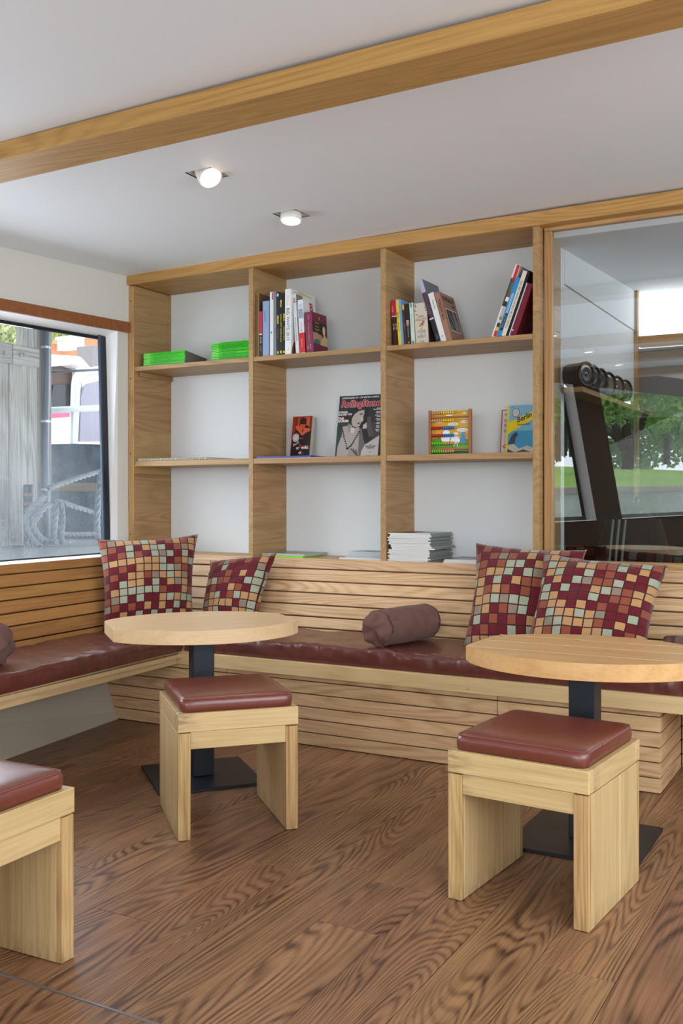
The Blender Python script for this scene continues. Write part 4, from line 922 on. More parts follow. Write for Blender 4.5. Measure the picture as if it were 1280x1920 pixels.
for k in range(26):
    tt = k/25
    px_, py_ = (285+(470-285)*(tt*2), 950+620*(tt*2)**1.15*.9) if tt < .5 else (470+(720-470)*((tt-.5)*2), 1508-400*((tt-.5)*2)**1.6)
    poly('cover_picture', [mp(px_+a*math.cos(k+q)+rng2.uniform(-6, 6), py_+a*math.sin(k+q)) for q, a in ((0, 34), (1.3, 20), (2.6, 34), (4.2, 18))], flat((44, 40, 40)), o, f, .0015)
mpl([(500, 1735), (520, 1520), (600, 1480), (720, 1540), (760, 1640), (740, 1735)], (160, 150, 146), .0017)
for k in range(3): mpl([(540+60*k, 1500+20*k), (570+60*k, 1500+20*k), (700+20*k, 1640+20*k), (690+20*k, 1660+20*k)], (84, 74, 72), .0018)
mpl([(790, 1735), (810, 1560), (880, 1420), (1020, 1330), (1190, 1210), (1190, 1735)], (196, 192, 190), .0016)
mpl([(205, 250), (1190, 250), (1190, 345), (205, 345)], (40, 40, 42), .0012)
def mtx(s, px, py, size, c, sx=1, al='CENTER', bold=0., off=.0020, shear=0.): x_, y_ = mp(px, py); text(s, size, f @ Matrix.Translation((x_, y_, 0)), flat(c, .4), o, sx, off, al, bold=bold, shear=shear)
mtx('SUPERHELDEN 2.0 + DIE BESTEN COMICS', 690, 305, .0135, (226, 226, 226), .92, bold=.0004)
mtx('RollingStone', 700, 450, .052, (226, 222, 222), .90, bold=.0030, shear=.12, off=.0019); mtx('RollingStone', 700, 450, .052, (186, 20, 36), .90, bold=.0016, shear=.12, off=.0022)
mtx('STÄRKER', 215, 640, .0135, (236, 236, 236), 1, 'LEFT', .0006); mtx('ALS DER TOD', 215, 695, .0135, (236, 236, 236), 1, 'LEFT', .0006)
mpl([(210, 725), (470, 720), (465, 742), (210, 748)], (120, 22, 28), .0019); mtx('THE', 212, 790, .019, (240, 240, 240), 1, 'LEFT', .0008); mtx('DOORS', 212, 850, .019, (240, 240, 240), 1, 'LEFT', .0008)
for k, (a, b_) in enumerate((('BRUCE', 'SPRINGSTEEN'), ('DAMON', 'ALBARN'), ('DEPECHE', 'MODE'), ('NORAH', 'JONES'), ('JACK', 'WHITE'), ('JIMMY', 'PAGE'), ('BEACH', 'BOYS'))):
    mtx(a, 1175, 575+k*84, .0072, (226, 226, 226), 1, 'RIGHT', .0003); mtx(b_, 1175, 605+k*84, .0072, (226, 226, 226), 1, 'RIGHT', .0003)
mtx('DIE', 1010, 1430, .009, (50, 46, 46), 1); mtx('MACHT DES', 1010, 1465, .011, (50, 46, 46), 1, bold=.0003); mtx('GELDES', 1010, 1500, .012, (50, 46, 46), 1, bold=.0003); mpl([(985, 1590), (1000, 1575), (1012, 1590), (1000, 1612)], (196, 30, 40), .0018)
for k in range(12): mpl([(910+k*11, 1670), (910+k*11+4+(k % 3)*2, 1670), (910+k*11+4+(k % 3)*2, 1705), (910+k*11, 1705)], (70, 70, 74), .0018)
# city map and the white picture book behind it
o, f = standing('booklet', 'white book with a thin red border, half hidden behind the blue and yellow map', 'book', 2.158, .16, .285, .318, .232, .008, (176, 40, 50), (220, 214, 206))
poly('cover_picture', quadpts(.005, .003, .157, .228), flat((220, 216, 212)), o, f, .0005)
for k, s in enumerate(('Wie', 'ist Ihr', 'Allge', 'bildg')): text(s, .024, f @ Matrix.Translation((.014, .205-.027*k, 0)), flat((60, 56, 58)), o, .9, .0008, 'LEFT')
poly('cover_picture', [(.012, .045), (.026, .058), (.034, .046), (.022, .034)], flat((190, 60, 50)), o, f, .0008); poly('cover_picture', [(.018, .045), (.025, .052), (.029, .046), (.022, .040)], flat((220, 216, 212)), o, f, .0010)
o, f = standing('city_map', 'folded city map with a blue and yellow cover at the right end of the shelf', 'map', 2.197, .200, .255, .293, .250, .007, (70, 160, 206), (210, 206, 190))
poly('cover_picture', quadpts(0, 0, .010, .25), flat((240, 216, 20)), o, f, .0006); poly('cover_picture', quadpts(.010, .12, .2, .25), flat((128, 190, 222)), o, f, .0005)
poly('cover_picture', [(.010, .105), (.010, .165), (.20, .245), (.20, .215)], flat((242, 218, 24)), o, f, .0008)
poly('seal', oval(.045, .212, .020, .022, 28), flat((160, 40, 60)), o, f, .0010); poly('seal', oval(.045, .212, .017, .019, 28), flat((206, 214, 210)), o, f, .0012); poly('seal', [(.034, .21), (.056, .218), (.056, .22), (.034, .212)], flat((150, 60, 70)), o, f, .0014)
text('Berlin', .036, f @ Matrix.Translation((.088, .186, 0)) @ Matrix.Rotation(R(22), 4, 'Z'), flat((30, 40, 90)), o, .95, .0011, bold=.0008, shear=.25); text('Wasserwelten', .0115, f @ Matrix.Translation((.088, .152, 0)) @ Matrix.Rotation(R(3), 4, 'Z'), flat((30, 60, 120)), o, 1, .0011, bold=.0003); text('visit', .009, f @ Matrix.Translation((.03, .242, 0)), flat((40, 60, 110)), o, 1, .0011)
# a plain generic sea with a lattice tower
wv = lambda p, c, off: poly('cover_picture', p, flat(c, .4), o, f, off)
wv([(.010, 0), (.2, 0), (.2, .045), (.15, .03), (.11, .045), (.07, .03), (.04, .055), (.010, .05)], (206, 204, 190), .0009); wv([(.010, 0), (.2, 0), (.2, .022), (.14, .010), (.09, .026), (.05, .012), (.010, .03)], (70, 84, 110), .0011)
wv([(.010, .05), (.03, .10), (.05, .115), (.062, .10), (.05, .085), (.046, .055)], (64, 74, 96), .0011)
wv([(.166, .05), (.176, .05), (.173, .088), (.169, .088)], (86, 74, 86), .0011); wv(oval(.171, .098, .012, .012), (70, 62, 74), .0012); wv([(.1685, .108), (.1735, .108), (.1722, .18), (.170, .18)], (110, 80, 90), .0011)
# abacus
ab = thing('abacus', 'wooden toy abacus with coloured beads and a painted back board', 'abacus', (1.850, .10, Z2)); AW, AH = .226, .223
BE = flat((150, 98, 58), .5)
for xx in (0, AW-.013): 
    bx('side_post', xx, xx+.013, 0, .022, 0, AH-.004, wood('abacus_wood', (170, 112, 70), (128, 78, 44), 10, .4, .4, .45) if xx == 0 else bpy.data.materials['abacus_wood'], ab, 'Z', .003)
    cyl('side_post', (xx+.0065, .0005, AH-.006), (xx+.0065, .0215, AH-.006), .0066, .0066, bpy.data.materials['abacus_wood'], ab, 16)
for z in (.187, .0285): bx('cross_bar', .013, AW-.013, .004, .018, z-.004, z+.004, bpy.data.materials['abacus_wood'], ab)
pn = bx('back_board', .013, AW-.013, .0185, .0205, .003, AH-.004, flat((214, 160, 40), .6), ab, 'X', 0)
f = frame(V(0, .0185, 0), V(1, 0, 0), V(0, 0, 1), V(0, -1, 0))
def ap(pts, c, off): poly('painting', pts, flat(c, .6), ab, f, off)
ap([(.013, .003), (.213, .003), (.213, .070), (.17, .085), (.10, .075), (.05, .088), (.013, .08)], (92, 140, 40), .0004); ap([(.013, .003), (.213, .003), (.213, .022), (.013, .018)], (46, 96, 36), .0006)
ap([(.10, .018), (.16, .012), (.213, .03), (.213, .05), (.15, .04)], (120, 160, 60), .0005)
for (cx, cz, rx, rz) in ((.125, .152, .028, .008), (.185, .163, .019, .007), (.175, .122, .030, .009), (.055, .165, .022, .006), (.105, .197, .020, .004)): ap(oval(cx, cz, rx, rz), (226, 228, 226), .0008)
for (s, cx, cz) in (('7+3=10', .125, .151), ('9-3=6', .185, .162), ('17-4=13', .175, .121)): text(s, .0115, f @ Matrix.Translation((cx, cz, 0)), flat((60, 70, 90)), ab, 1, .0012)
ap(oval(.09, .112, .022, .014), (70, 74, 80), .0007); ap(oval(.09, .112, .020, .012), (236, 236, 232), .0009); ap(oval(.088, .082, .026, .02), (236, 236, 232), .0009); ap(oval(.135, .072, .028, .021), (232, 230, 224), .0009); ap(oval(.14, .10, .014, .012), (230, 228, 222), .0011); ap([(.128, .04), (.134, .04), (.134, .06), (.128, .06)], (206, 200, 190), .0011); ap([(.146, .04), (.152, .04), (.152, .06), (.146, .06)], (206, 200, 190), .0011)
ap([(.168, .055), (.19, .055), (.192, .08), (.186, .098), (.172, .098), (.166, .08)], (64, 140, 190), .0011); ap(oval(.179, .103, .011, .009), (72, 150, 200), .0013); ap(oval(.187, .205, .010, .006), (206, 214, 216), .0011)
sph = {}
def bead(c, x, z, row):
    if c not in sph:
        bm = bmesh.new(); bmesh.ops.create_uvsphere(bm, u_segments=14, v_segments=8, radius=1, matrix=Matrix.Rotation(PI/2, 4, 'Y')); bmesh.ops.scale(bm, vec=(.0058, .0088, .0088), verts=bm.verts)
        me = bpy.data.meshes.new('bead'); bm.to_mesh(me); bm.free(); me.materials.append(flat(c, .3, .5))
        for p in me.polygons: p.use_smooth = True
        sph[c] = me
    link('bead', sph[c], None, row, Matrix.Translation((x, 0, 0)))
T_, Y_, R_, B_, G_ = (206, 150, 100), (228, 190, 20), (176, 20, 40), (24, 110, 176), (96, 200, 30)
for z, a, b_ in ((.209, T_, Y_), (.171, T_, Y_), (.134, R_, B_), (.096, R_, B_), (.058, G_, T_), (.0185, G_, T_)):
    rod = link('rod', boxmesh('rod', AW-.026, .0022, .0022, ALU, 0), None, ab, Matrix.Translation((AW/2, .008, z)))
    for k in range(10): bead(a if k < 5 else b_, .0205+k*.0122-AW/2, z, rod)

# ================================================================== behind the glass
bx('ledge', 2.456, 2.56, .345, 1.94, 1.625, 1.650, OAK_SHELF, ws, 'Y')
GJ = 'round tins on the ledge behind the glass'
for k, (yy, c, lab) in enumerate(((.40, (16, 16, 20), 'nearest black round tin lying on its side behind the glass'), (.525, (18, 18, 22), 'second black round tin from the left behind the glass'), (.67, (20, 20, 24), 'third black round tin from the left behind the glass'), (.84, (26, 26, 28), 'black rimmed round tin with a shiny glass face, fourth from the left'), (1.03, (28, 30, 30), 'black rimmed round tin with a shiny glass face, fifth from the left'), (1.22, (110, 50, 36), 'red brown banded round tin, farthest on the ledge'))):
    t = thing('round_tin', lab, 'tin', (2.56, yy, 1.685+.062), 0, GJ, M=Matrix.Translation((2.525, yy, 1.650+.0625)) @ Matrix.Rotation(R(-24), 4, 'Z') @ Matrix.Rotation(PI/2, 4, 'Y'))
    lathe('drum', [(.001, -.06), (.056, -.06), (.06, -.055), (.06, .03)], flat(c, .35), t); lathe('rim', [(.06, .03), (.0625, .035), (.0625, .052), (.054, .056), (.050, .046)], flat((20, 20, 22), .3), t)
    lathe('face', [(.050, .046), (.03, .05), (.012, .044), (.001, .048)], flat((150, 140, 126), .12, .6, .7) if k > 2 else flat((40, 40, 44), .15), t)
def coat(label, loc, w_, h_, mat, seed, rz=0, cat='coat'):
    n, seg = 22, 40; vs, fs = [], []
    for i in range(n+1):
        t = i/n; z = -h_*t
        ww = w_*(.25+.75*min(1, t/.16)**.6)*(1-.10*t+.25*t*t); dd = .07+.05*t
        for j in range(seg):
            a = 2*PI*j/seg; fold = 1+.22*t*noise.noise(V(math.cos(a)*2.2, math.sin(a)*2.2, seed+t*.8))+.12*t*math.sin(a*7+seed)
            vs.append((ww/2*math.cos(a)*fold, dd*math.sin(a)*fold, z+.02*noise.noise(V(a, t*3, seed))))
    for i in range(n):
        for j in range(seg): fs.append((i*seg+j, i*seg+(j+1) % seg, (i+1)*seg+(j+1) % seg, (i+1)*seg+j))
    o = thing('coat', label, cat, loc, rz)
    raw('body', vs, fs, mat, o, None, True)
    for s in (-1, 1):
        tube('sleeve', spline([V(s*w_*.36, -.02, -.07), V(s*w_*.56, -.03, -.25), V(s*w_*.60, -.02, -h_*.72)], 8), .05, mat, o, 10)
    lathe('collar', [(.075, -.05), (.07, .0), (.085, .025), (.07, .03)], mat, o, None, 20)
    tube('hook', [V(0, .03, .02), V(0, .05, .05), V(0, .11, .055)], .006, STEEL, o, 6)
    return o
coat('olive jacket hanging behind the right half of the glass', (3.10, 1.55, 1.80), .42, .62, COAT_G, 3)
coat('dark coat with pale straps hanging low behind the glass', (2.74, .64, 1.06), .24, .5, COAT, 7)
for k in range(3): tube('strap', spline([V(-.08+.03*k, -.10, -.06), V(-.09+.03*k, -.13, -.25), V(-.10+.03*k, -.12, -.45)], 6), .007, flat((136, 150, 136), .8), bpy.data.objects['coat.001'], 6)
ct = thing('counter', 'dark counter standing low behind the glass', 'counter', (3.3, 1.25, 0)); bx('body', -.6, .6, -.28, .28, 0, .78, DARKWOOD, ct, 'X'); bx('worktop', -.62, .62, -.3, .3, .781, .81, flat((60, 62, 66), .35), ct, 'X')
ph = thing('card_terminal', 'small grey device with a lit screen on the dark counter', 'device', M=Matrix.Translation((2.98, 1.05, .811)) @ Matrix.Rotation(R(-12), 4, 'Z')); bx('base', -.06, .06, -.05, .05, 0, .03, flat((54, 60, 70), .4), ph, 'X', .004); board('stem', (0, .02, .03), (0, .02, .10), (0, 1, 0), .03, .05, flat((54, 60, 70), .4), ph)
hd = bx('head', -.065, .065, -.005, .02, .08, .17, flat((44, 50, 60), .4), ph, 'X', .004); raw('screen', [(-.035, -.0135, -.02), (.03, -.0135, -.02), (.03, -.0135, .03), (-.035, -.0135, .03)], [(0, 1, 2, 3)], glow('device_screen', (150, 190, 206), .7), hd)
# ================================================================== outside the side window
def leafmat(name, a, b, trans=.25):
    n = NT(name); oi = n.add('ShaderNodeNewGeometry')
    wn = n.add('ShaderNodeTexWhiteNoise'); n.link(n.vmath('MULTIPLY', n.vmath('FLOOR', n.vmath('MULTIPLY', oi.outputs['Position'], (4, 4, 4)), (0, 0, 0)), (.37, .73, .51)), wn.inputs['Vector'])
    c = n.mix(wn.outputs[0], lin(a), lin(b)); n.link(c, n.b.inputs['Base Color']); n.b.inputs['Roughness'].default_value = .55
    t = n.add('ShaderNodeBsdfTranslucent'); n.link(c, t.inputs[0]); m = n.add('ShaderNodeMixShader'); m.inputs[0].default_value = trans
    n.link(n.b.outputs[0], m.inputs[1]); n.link(t.outputs[0], m.inputs[2]); n.link(m.outputs[0], n.out.inputs[0]); return n.m
LEAF_P = leafmat('leaves_pale', (120, 138, 66), (176, 178, 112)); LEAF_G = leafmat('leaves_green', (96, 150, 56), (164, 200, 96), .4); LEAF_D = leafmat('leaves_dark', (70, 118, 52), (124, 164, 84), .4)
BARK = wood('bark', (58, 48, 40), (32, 26, 22), 18, .6, .6, .9)
def leaves(name, blobs, n, size, mat, parent, seed):
    r = random.Random(seed); vs, fs = [], []; tot = sum(b[1].x*b[1].y*b[1].z for b in blobs)
    for c, rad in blobs:
        for k in range(int(n*rad.x*rad.y*rad.z/tot)+1):
            while True:
                p = V(r.uniform(-1, 1), r.uniform(-1, 1), r.uniform(-1, 1))
                if .25 < p.length < 1: break
            p = c+V(p.x*rad.x, p.y*rad.y, p.z*rad.z); s = size*r.uniform(.6, 1.3)
            u = V(r.gauss(0, 1), r.gauss(0, 1), r.gauss(0, 1)).normalized(); v = u.cross(V(r.gauss(0, 1), r.gauss(0, 1), r.gauss(0, 1)+.01)).normalized()
            i = len(vs); vs += [p-u*s*.5, p+v*s*.28, p+u*s*.5, p-v*s*.28]; fs.append((i, i+1, i+2, i+3))
    o = raw(name, vs, fs, mat, parent); o['kind'] = 'stuff'; return o
FX = -1.1
fence = thing('board_fence', 'weathered grey board fence standing close outside the window', 'fence', (0, 0, 0))
ys_ = [(.118, .233), (-.022, .112)]+[(-.022-.145*k, -.028-.145*(k-1)) for k in range(1, 9)]
for (a, b) in ys_: bx('fence_board', FX-.024, FX, a, b, -.6, 2.06, GREYWOOD, fence, 'Z', .003)
for (a, b) in ((-1.4, .112), (.116, .345)): bx('rail', FX+.001, FX+.036, a, b, 1.975, 2.10, GREYWOOD, fence, 'Y', .004)
for (yy, z) in ((.18, 2.035), (.21, 2.04), (.05, 2.03), (.165, .84)): cyl('bolt', (FX+.0, yy, z), (FX+.048 if z > 1 else FX+.012, yy, z), .012, .012, flat((150, 150, 150), .5), fence, 10)
bx('fence_post', FX-.14, FX-.03, .300, .392, -.6, 3.0, GREYWOOD, fence, 'Z', .006); bx('fence_post', FX-.13, FX-.04, .394, .53, -.6, 3.0, GREYWOOD, fence, 'Z', .006)
cb = thing('cable', 'grey cable running down the fence post with white clips', 'cable', (FX-.015, .452, 0)); tube('sheath', [V(0, 0, -.3), V(.004, .003, .8), V(-.003, -.002, 1.4), V(.003, .002, 2.0), V(0, 0, 3)], .020, flat((118, 128, 142), .4), cb, 10)
for z in (1.16, 1.62, 2.12): bx('clip', -.03, .022, -.024, .024, z, z+.016, flat((226, 226, 222), .5), cb, 'X', .002)
PILE = NT('tarred_steel'); PILE.b.inputs['Roughness'].default_value = .7; g_ = PILE.add('ShaderNodeNewGeometry'); PILE.link(PILE.ramp(PILE.noise(g_.outputs['Position'], 9, 5, .7), [(.3, lin((38, 50, 62))), (.7, lin((84, 96, 106)))]), PILE.b.inputs['Base Color']); PILE.bump(PILE.noise(g_.outputs['Position'], 40, 4), .6, .01)
dl = thing('dolphin_pile', 'big dark steel mooring pile standing right outside the window', 'pile', (-1.72, 1.42, 0)); lathe('shaft', [(.36, -1), (.36, 1.50), (.35, 1.52), (.001, 1.525)], PILE.m, dl, None, 40)
lathe('band', [(.362, 1.16), (.368, 1.17), (.368, 1.215), (.362, 1.225)], flat((128, 116, 92), .7), dl, None, 40)
bt = thing('bollard', 'short dark steel bollard post behind the coiled rope', 'bollard', (-.98, .165, 0)); lathe('post', [(.032, .2), (.032, 1.19), (.028, 1.195), (.001, 1.197)], flat((52, 48, 50), .45), bt, None, 20); bx('base', -.1, .1, -.1, .1, .6, .80, flat((70, 72, 76), .6), bt)
for z in (1.06, 1.12): lathe('rust_band', [(.0325, z), (.0332, z+.006), (.0325, z+.022)], flat((140, 100, 80), .7), bt, None, 20)
ROPE = fabric('grey_rope', (148, 156, 160))
def rope(name, pts, r, parent):
    pts = spline(pts, 10); L = 0; vs, fs = [], []; prev = None; seg = 6; n3 = 3; rings = []
    fine = []
    for a, b in zip(pts[:-1], pts[1:]):
        k = max(1, int((b-a).length/.008))
        fine += [a.lerp(b, i/k) for i in range(k)]
    fine.append(pts[-1]); acc = 0
    for s in range(n3):
        prev = None; acc = 0; base = len(vs)
        for i, p in enumerate(fine):
            d = (fine[min(i+1, len(fine)-1)]-fine[max(i-1, 0)]).normalized(); n = d.orthogonal().normalized() if prev is None else (prev-prev.dot(d)*d).normalized(); prev = n; b = d.cross(n)
            if i: acc += (p-fine[i-1]).length
            a = acc/(r*6.2)*2*PI/1.2+2*PI*s/n3; c = p+(n*math.cos(a)+b*math.sin(a))*r*.5
            for k in range(seg): q = 2*PI*k/seg; vs.append(c+(n*math.cos(q)+b*math.sin(q))*r*.62)
        for i in range(len(fine)-1):
            for k in range(seg): fs.append((base+i*seg+k, base+i*seg+(k+1) % seg, base+(i+1)*seg+(k+1) % seg, base+(i+1)*seg+k))
    return raw(name, vs, fs, ROPE, parent, None, True)
rp = thing('mooring_rope', 'thick grey twisted mooring rope hanging in loops outside the window', 'rope', (0, 0, 0))
def a8(px, py, X=-.85): return at(px, py, 0, X)
rope('rope_length', [a8(90, 916), a8(112, 908), a8(150, 895), a8(188, 884)], .017, rp)
rope('rope_length', [a8(84, 931, -.83), a8(60, 952, -.83), a8(50, 972, -.84), a8(53, 994, -.85), a8(66, 1016, -.85), a8(80, 1024, -.86)], .019, rp)
rope('rope_length', [a8(80, 938, -.88), a8(64, 958, -.88), a8(57, 978, -.88), a8(62, 1000, -.88), a8(74, 1020, -.9)], .018, rp)
rope('rope_length', [a8(96, 946, -.80), a8(84, 952, -.80), a8(70, 970, -.80), a8(62, 984, -.82), a8(74, 1006, -.83), a8(90, 1014, -.83), a8(102, 1008, -.81)], .018, rp)
rope('rope_length', [a8(106, 941, -.82), a8(104, 970, -.8), a8(101, 1000, -.8), a8(100, 1020, -.82)], .019, rp)
rope('rope_length', [a8(104, 943, -.83), a8(114, 946, -.8), a8(118, 970, -.8), a8(116, 1000, -.8), a8(116, 1020, -.82)], .017, rp)
rope('rope_length', [a8(100, 944, -.86), a8(110, 940, -.86), a8(140, 950, -.86), a8(180, 962, -.86)], .017, rp)
rope('rope_length', [a8(108, 1000, -.84), a8(140, 1002, -.84), a8(182, 1001, -.84)], .015, rp)
rope('rope_length', [a8(190, 884, -.84), a8(186, 920, -.84), a8(182, 970, -.84), a8(183, 1012, -.84)], .021, rp)
rope('rope_length', [a8(54, 1036, -.8), a8(64, 1033, -.8), a8(84, 1039, -.8)], .017, rp)
bx('quay_edge', -2.2, -.72, -3, 4, -.6, .80, flat((120, 122, 122), .8), None, 'Y', .01).__setitem__('kind', 'structure')
# moored boat, railing and chair farther out
rl = thing('railing', 'pale tubular railing of the neighbouring boat', 'railing', (0, 0, 0))
for (py, r, c) in ((697, .012, (70, 76, 84)), (769, .028, (206, 210, 212))): tube('bar', [at(60, py+2, 0, -2.4), at(230, py-6, 0, -2.4)], r, flat(c, .4), rl, 10)
tube('upright', [at(136, 770, 0, -2.4), at(134, 850, 0, -2.4)], .02, flat((214, 216, 216), .4), rl, 8)
struct(bx('boat_deck', -4.0, -2.2, .4, 4.5, at(137, 840, 0, -2.9).z-.09, at(137, 840, 0, -2.9).z-.045, flat((196, 196, 192), .6), None, 'Y', .004))
ch = thing('deck_chair', 'violet grey deck chair with a bent tube frame outside', 'chair', (0, 0, 0))
CX = -2.9
tube('frame', spline([at(137, 840, 0, CX), at(141, 760, 0, CX), at(143, 718, 0, CX), at(150, 703, 0, CX), at(168, 698, 0, CX), at(200, 692, 0, CX)], 8), .045, flat((196, 202, 206), .4), ch, 12)
q = [at(150, 828, 0, CX+.05), at(152, 745, 0, CX+.05), at(157, 727, 0, CX+.05), at(168, 719, 0, CX+.05), at(230, 705, 0, CX+.05), at(230, 828, 0, CX+.05)]
raw('back_mesh', q+[p-V(.05, 0, 0) for p in q], [(0, 1, 2, 3, 4, 5), (11, 10, 9, 8, 7, 6)]+[(i, i+6, (i+1) % 6+6, (i+1) % 6) for i in range(6)], flat((150, 146, 158), .8), ch)
def extr(name, pix, X, t, mat, parent):
    q = [at(a, b, 0, X) for a, b in pix]; n = len(q)
    bm = bmesh.new(); v = [bm.verts.new(p) for p in q+[p-V(t, 0, 0) for p in q]]
    bm.faces.new(v[:n]); bm.faces.new(v[n:][::-1])
    for i in range(n): bm.faces.new((v[i], v[(i+1) % n], v[(i+1) % n+n], v[i+n]))
    bmesh.ops.recalc_face_normals(bm, faces=bm.faces[:]); return obj(name, bm, mat, parent)
bo = thing('neighbour_boat', 'neighbouring boat with a white hull, brown cabin side and white roof', 'boat', (0, 0, 0))
extr('cabin_side', [(40, 690), (150, 684), (158, 780), (40, 780)], -4.6, 1.5, flat((92, 70, 64), .7), bo); extr('cabin_front', [(142, 684), (152, 684), (152, 790), (142, 790)], -4.5, .06, flat((220, 214, 206), .6), bo)
extr('roof', [(40, 672), (92, 664), (146, 668), (152, 670), (170, 690), (148, 682), (92, 688), (40, 694)], -4.3, 2.2, flat((214, 212, 210), .6), bo); extr('hull', [(40, 784), (240, 776), (240, 850), (40, 850)], -4.2, 2.4, flat((226, 228, 228), .4), bo); extr('red_cover', [(60, 772), (134, 768), (134, 782), (60, 786)], -4.1, .3, flat((206, 84, 110), .7), bo)
extr('cabin_window', [(100, 722), (132, 720), (132, 764), (94, 764)], -4.58, .02, flat((40, 40, 44), .15), bo)
hs = thing('house', 'low house with a pale orange tiled roof and a capped chimney', 'house', (0, 0, 0))
extr('roof', [(60, 640), (94, 643), (134, 650), (146, 633), (240, 636), (240, 680), (60, 676)], -11, 4, flat((176, 112, 78), .8), hs); extr('wall', [(60, 676), (240, 680), (240, 720), (60, 720)], -11.2, 3.6, flat((206, 196, 184), .8), hs)
extr('chimney', [(141, 634), (158, 634), (158, 655), (141, 655)], -10.5, .5, flat((226, 206, 196), .8), hs); extr('chimney_cap', [(139, 634), (142, 629), (150, 627), (157, 629), (160, 634)], -10.4, .6, flat((206, 202, 206), .6), hs); extr('flue', [(174, 648), (184, 646), (184, 700), (174, 700)], -9, .4, flat((120, 112, 112), .7), hs)
for (nm, px, py, X, rx, rz, lab, s) in (('leafy_tree', 6, 622, -6.5, .32, .40, 'pale green tree crown above the board fence', 3), ('leafy_tree', 118, 618, -15, 1.3, .42, 'pale green tree crown behind the orange roof', 4), ('leafy_tree', 190, 616, -17, 1.0, .35, 'green tree crown beside the window frame', 6)):
    c = at(px, py, 0, X); t = thing(nm, lab, 'tree', (c.x, c.y, 0), 0, 'trees outside the side window'); z = c.z
    tube('trunk', [V(0, 0, 0), V(.05, .03, z*.6), V(-.1, .1, z)], .12, BARK, t, 8); tube('branch', [V(0, 0, z*.7), V(.1, .5, z+.3)], .05, BARK, t, 6)
    leaves('foliage', [(V(0, 0, z), V(1.0, rx, rz)), (V(.2, -rx*.6, z-rz*.3), V(.8, rx*.6, rz*.7)), (V(0, rx*.6, z-rz*.2), V(.8, rx*.6, rz*.7))], 2200, .085 if X > -8 else .17, LEAF_P, t, s)

# ================================================================== the canal and the park (mirrored in the glass partition)
YG = .072
def mir(px, py, d):
    v = FW+RT*((px-640)/F)-UP*((py+29.5-HORIZON)/F); p = EYE+v*d; return V(p.x, 2*YG-p.y, p.z)
WATER = NT('canal_water'); WATER.b.inputs['Base Color'].default_value = lin((70, 92, 84)); WATER.b.inputs['Roughness'].default_value = .12; WATER.b.inputs['Specular IOR Level'].default_value = .6
g_ = WATER.add('ShaderNodeNewGeometry'); WATER.bump(WATER.noise(WATER.vmath('MULTIPLY', g_.outputs['Position'], (1.2, 2.6, 1)), 1.5, 4, .6), 1., .25)
struct(raw('water', [(-1.2, -4.0, .75), (.4, -6.5, .75), (1.0, -9.6, .75), (14, -10, .75), (14, -62, .75), (-60, -62, .75), (-60, -4, .75)], [(0, 1, 2, 3, 4, 5, 6)], WATER.m), 'rippled canal water')
QL, QR = mir(940, 914, 40), mir(1400, 903, 58); QL.z = QR.z = 1.03
un_ = (QR-QL).normalized(); QA, QB = QL-un_*30, QR+un_*30; back = V(un_.y, -un_.x, 0); back = back if back.y < 0 else -back
QUAY = white_paint('quay_stone', (168, 160, 150), .5)
qs = thing('quay_wall', 'low stone quay wall along the far bank, reflected in the glass', 'quay wall', (0, 0, 0))
for k in range(24):
    L = (QB-QA).length/24; p = QA+un_*(L*k); board('stone', p+V(0, 0, -.2)+un_*.01, p+un_*(L-.02)+V(0, 0, -.2), UP, .42, .5, QUAY, qs, .02)
GRASS = NT('park_grass'); g_ = GRASS.add('ShaderNodeNewGeometry'); GRASS.link(GRASS.mix(GRASS.noise(g_.outputs['Position'], .5, 5, .6), lin((104, 152, 52)), lin((150, 186, 80))), GRASS.b.inputs['Base Color']); GRASS.b.inputs['Roughness'].default_value = .9; GRASS.bump(GRASS.noise(g_.outputs['Position'], 14, 4), .8, .05)
gv, gf = [], []
for j in range(9):
    for i in range(13):
        p = QA+un_*((QB-QA).length*i/12)+back*(.3+j*5.2); p.z = 1.02+(j/8)**.8*2.5+.25*noise.noise(V(i*.7, j*.6, 4))*min(1, j/2); gv.append(p)
for j in range(8):
    for i in range(12): gf.append((j*13+i, j*13+i+1, j*13+i+14, j*13+i+13))
struct(raw('lawn', gv, gf, GRASS.m, None, None, True), 'green park lawn rising from the quay')
def ptree(px, py, d, forks, crown, label, n=3200, leaf=LEAF_G, r0=.35, seed=1, group='trees of the park across the canal'):
    b = mir(px, py, d); t = thing('park_tree', label, 'tree', b, 0, group); s = d/F
    # in the mirror picture right is +px; keep the real direction
    rx = V(RT.x, -RT.y, 0)
    for pts, ra in forks:
        P_ = [rx*((a-px)*s)+UP*((py-b_)*s) for a, b_ in pts]; o = tube('trunk', spline(P_, 6), ra, BARK, t, 10)
    leaves('foliage', [(rx*((a-px)*s)+UP*((py-b_)*s)+back*dd, V(ra*s, ra*s*.7, rb*s)) for a, b_, ra, rb, dd in crown], n, .34, leaf, t, seed)
    return t
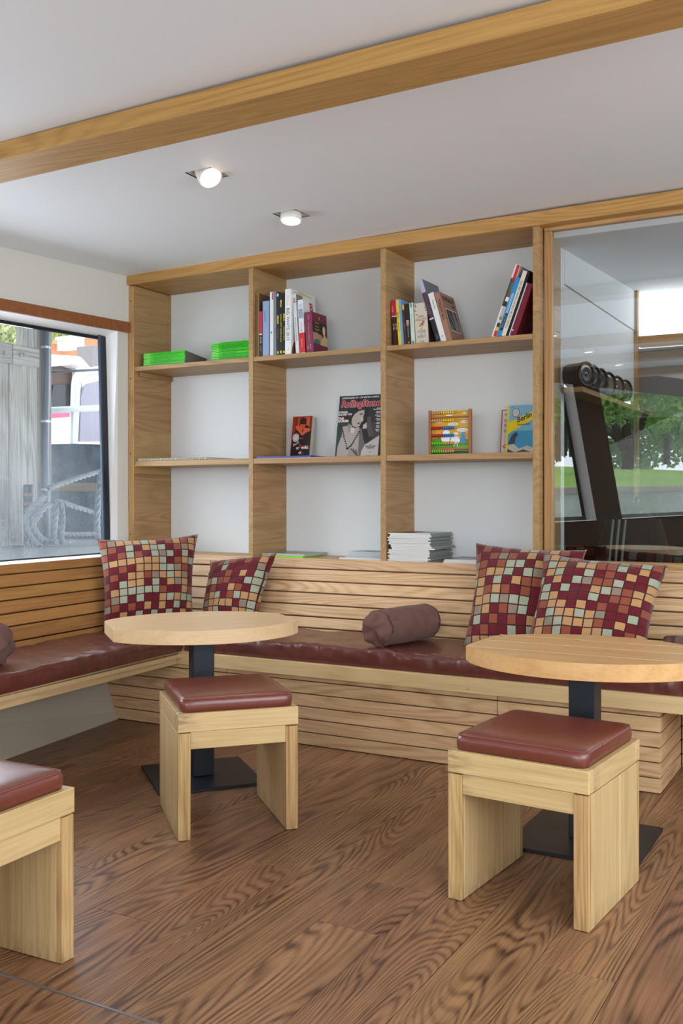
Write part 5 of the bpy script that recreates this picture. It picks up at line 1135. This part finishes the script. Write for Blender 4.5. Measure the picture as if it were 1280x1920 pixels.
ptree(1172, 872, 60, [([(1172, 878), (1172, 845), (1162, 820), (1154, 800), (1148, 770)], .24), ([(1176, 878), (1178, 840), (1174, 800), (1170, 760)], .28), ([(1182, 876), (1188, 830), (1200, 800), (1214, 770)], .20), ([(1172, 850), (1150, 815), (1130, 795)], .16)],
      [(1150, 760, 44, 40, 0), (1200, 750, 46, 36, 1), (1240, 770, 36, 40, 0), (1120, 745, 36, 40, 1), (1128, 800, 16, 12, 1), (1222, 790, 20, 12, 0), (1180, 700, 70, 40, 0)], 'large forked park tree with dark trunks across the canal', 5200, LEAF_G, .4, 2)
ptree(1047, 858, 52, [([(1047, 862), (1046, 820), (1048, 780), (1046, 740)], .16)], [(1046, 760, 24, 30, 0), (1040, 720, 30, 30, 0)], 'slim pale trunked park tree at the left of the reflection', 1500, LEAF_G, .2, 3)
ptree(1056, 850, 62, [([(1056, 852), (1056, 815), (1060, 780)], .24), ([(1055, 830), (1052, 800), (1050, 775)], .14)], [(1062, 770, 30, 28, 0), (1075, 735, 40, 30, 0)], 'dark trunked park tree beside the slim pale one', 1800, LEAF_D, .3, 4)
ptree(1074, 852, 66, [([(1074, 854), (1073, 810), (1074, 770)], .26)], [(1085, 775, 30, 34, 0), (1095, 735, 40, 34, 0)], 'park tree left of the leaning window post', 1800, LEAF_D, .3, 5)
ptree(1250, 868, 84, [([(1250, 870), (1250, 820), (1254, 780)], .3)], [(1250, 790, 40, 34, 0), (1290, 770, 50, 50, 0), (1225, 815, 26, 22, 0)], 'park tree at the right edge of the reflection', 2200, LEAF_D, .3, 7)
hb = mir(1160, 850, 98); hg = thing('shrub_belt', 'dense dark belt of shrubs and trees behind the park lawn', 'shrubs', hb)
rx_ = V(RT.x, -RT.y, 0); leaves('foliage', [(rx_*(-16+k*3.0)+UP*(2.6+1.0*math.sin(k*2.1)), V(2.6, 1.6, 4.4+1.2*math.sin(k*1.3))) for k in range(15)], 14000, .75, LEAF_D, hg, 9); hg['kind'] = 'stuff'
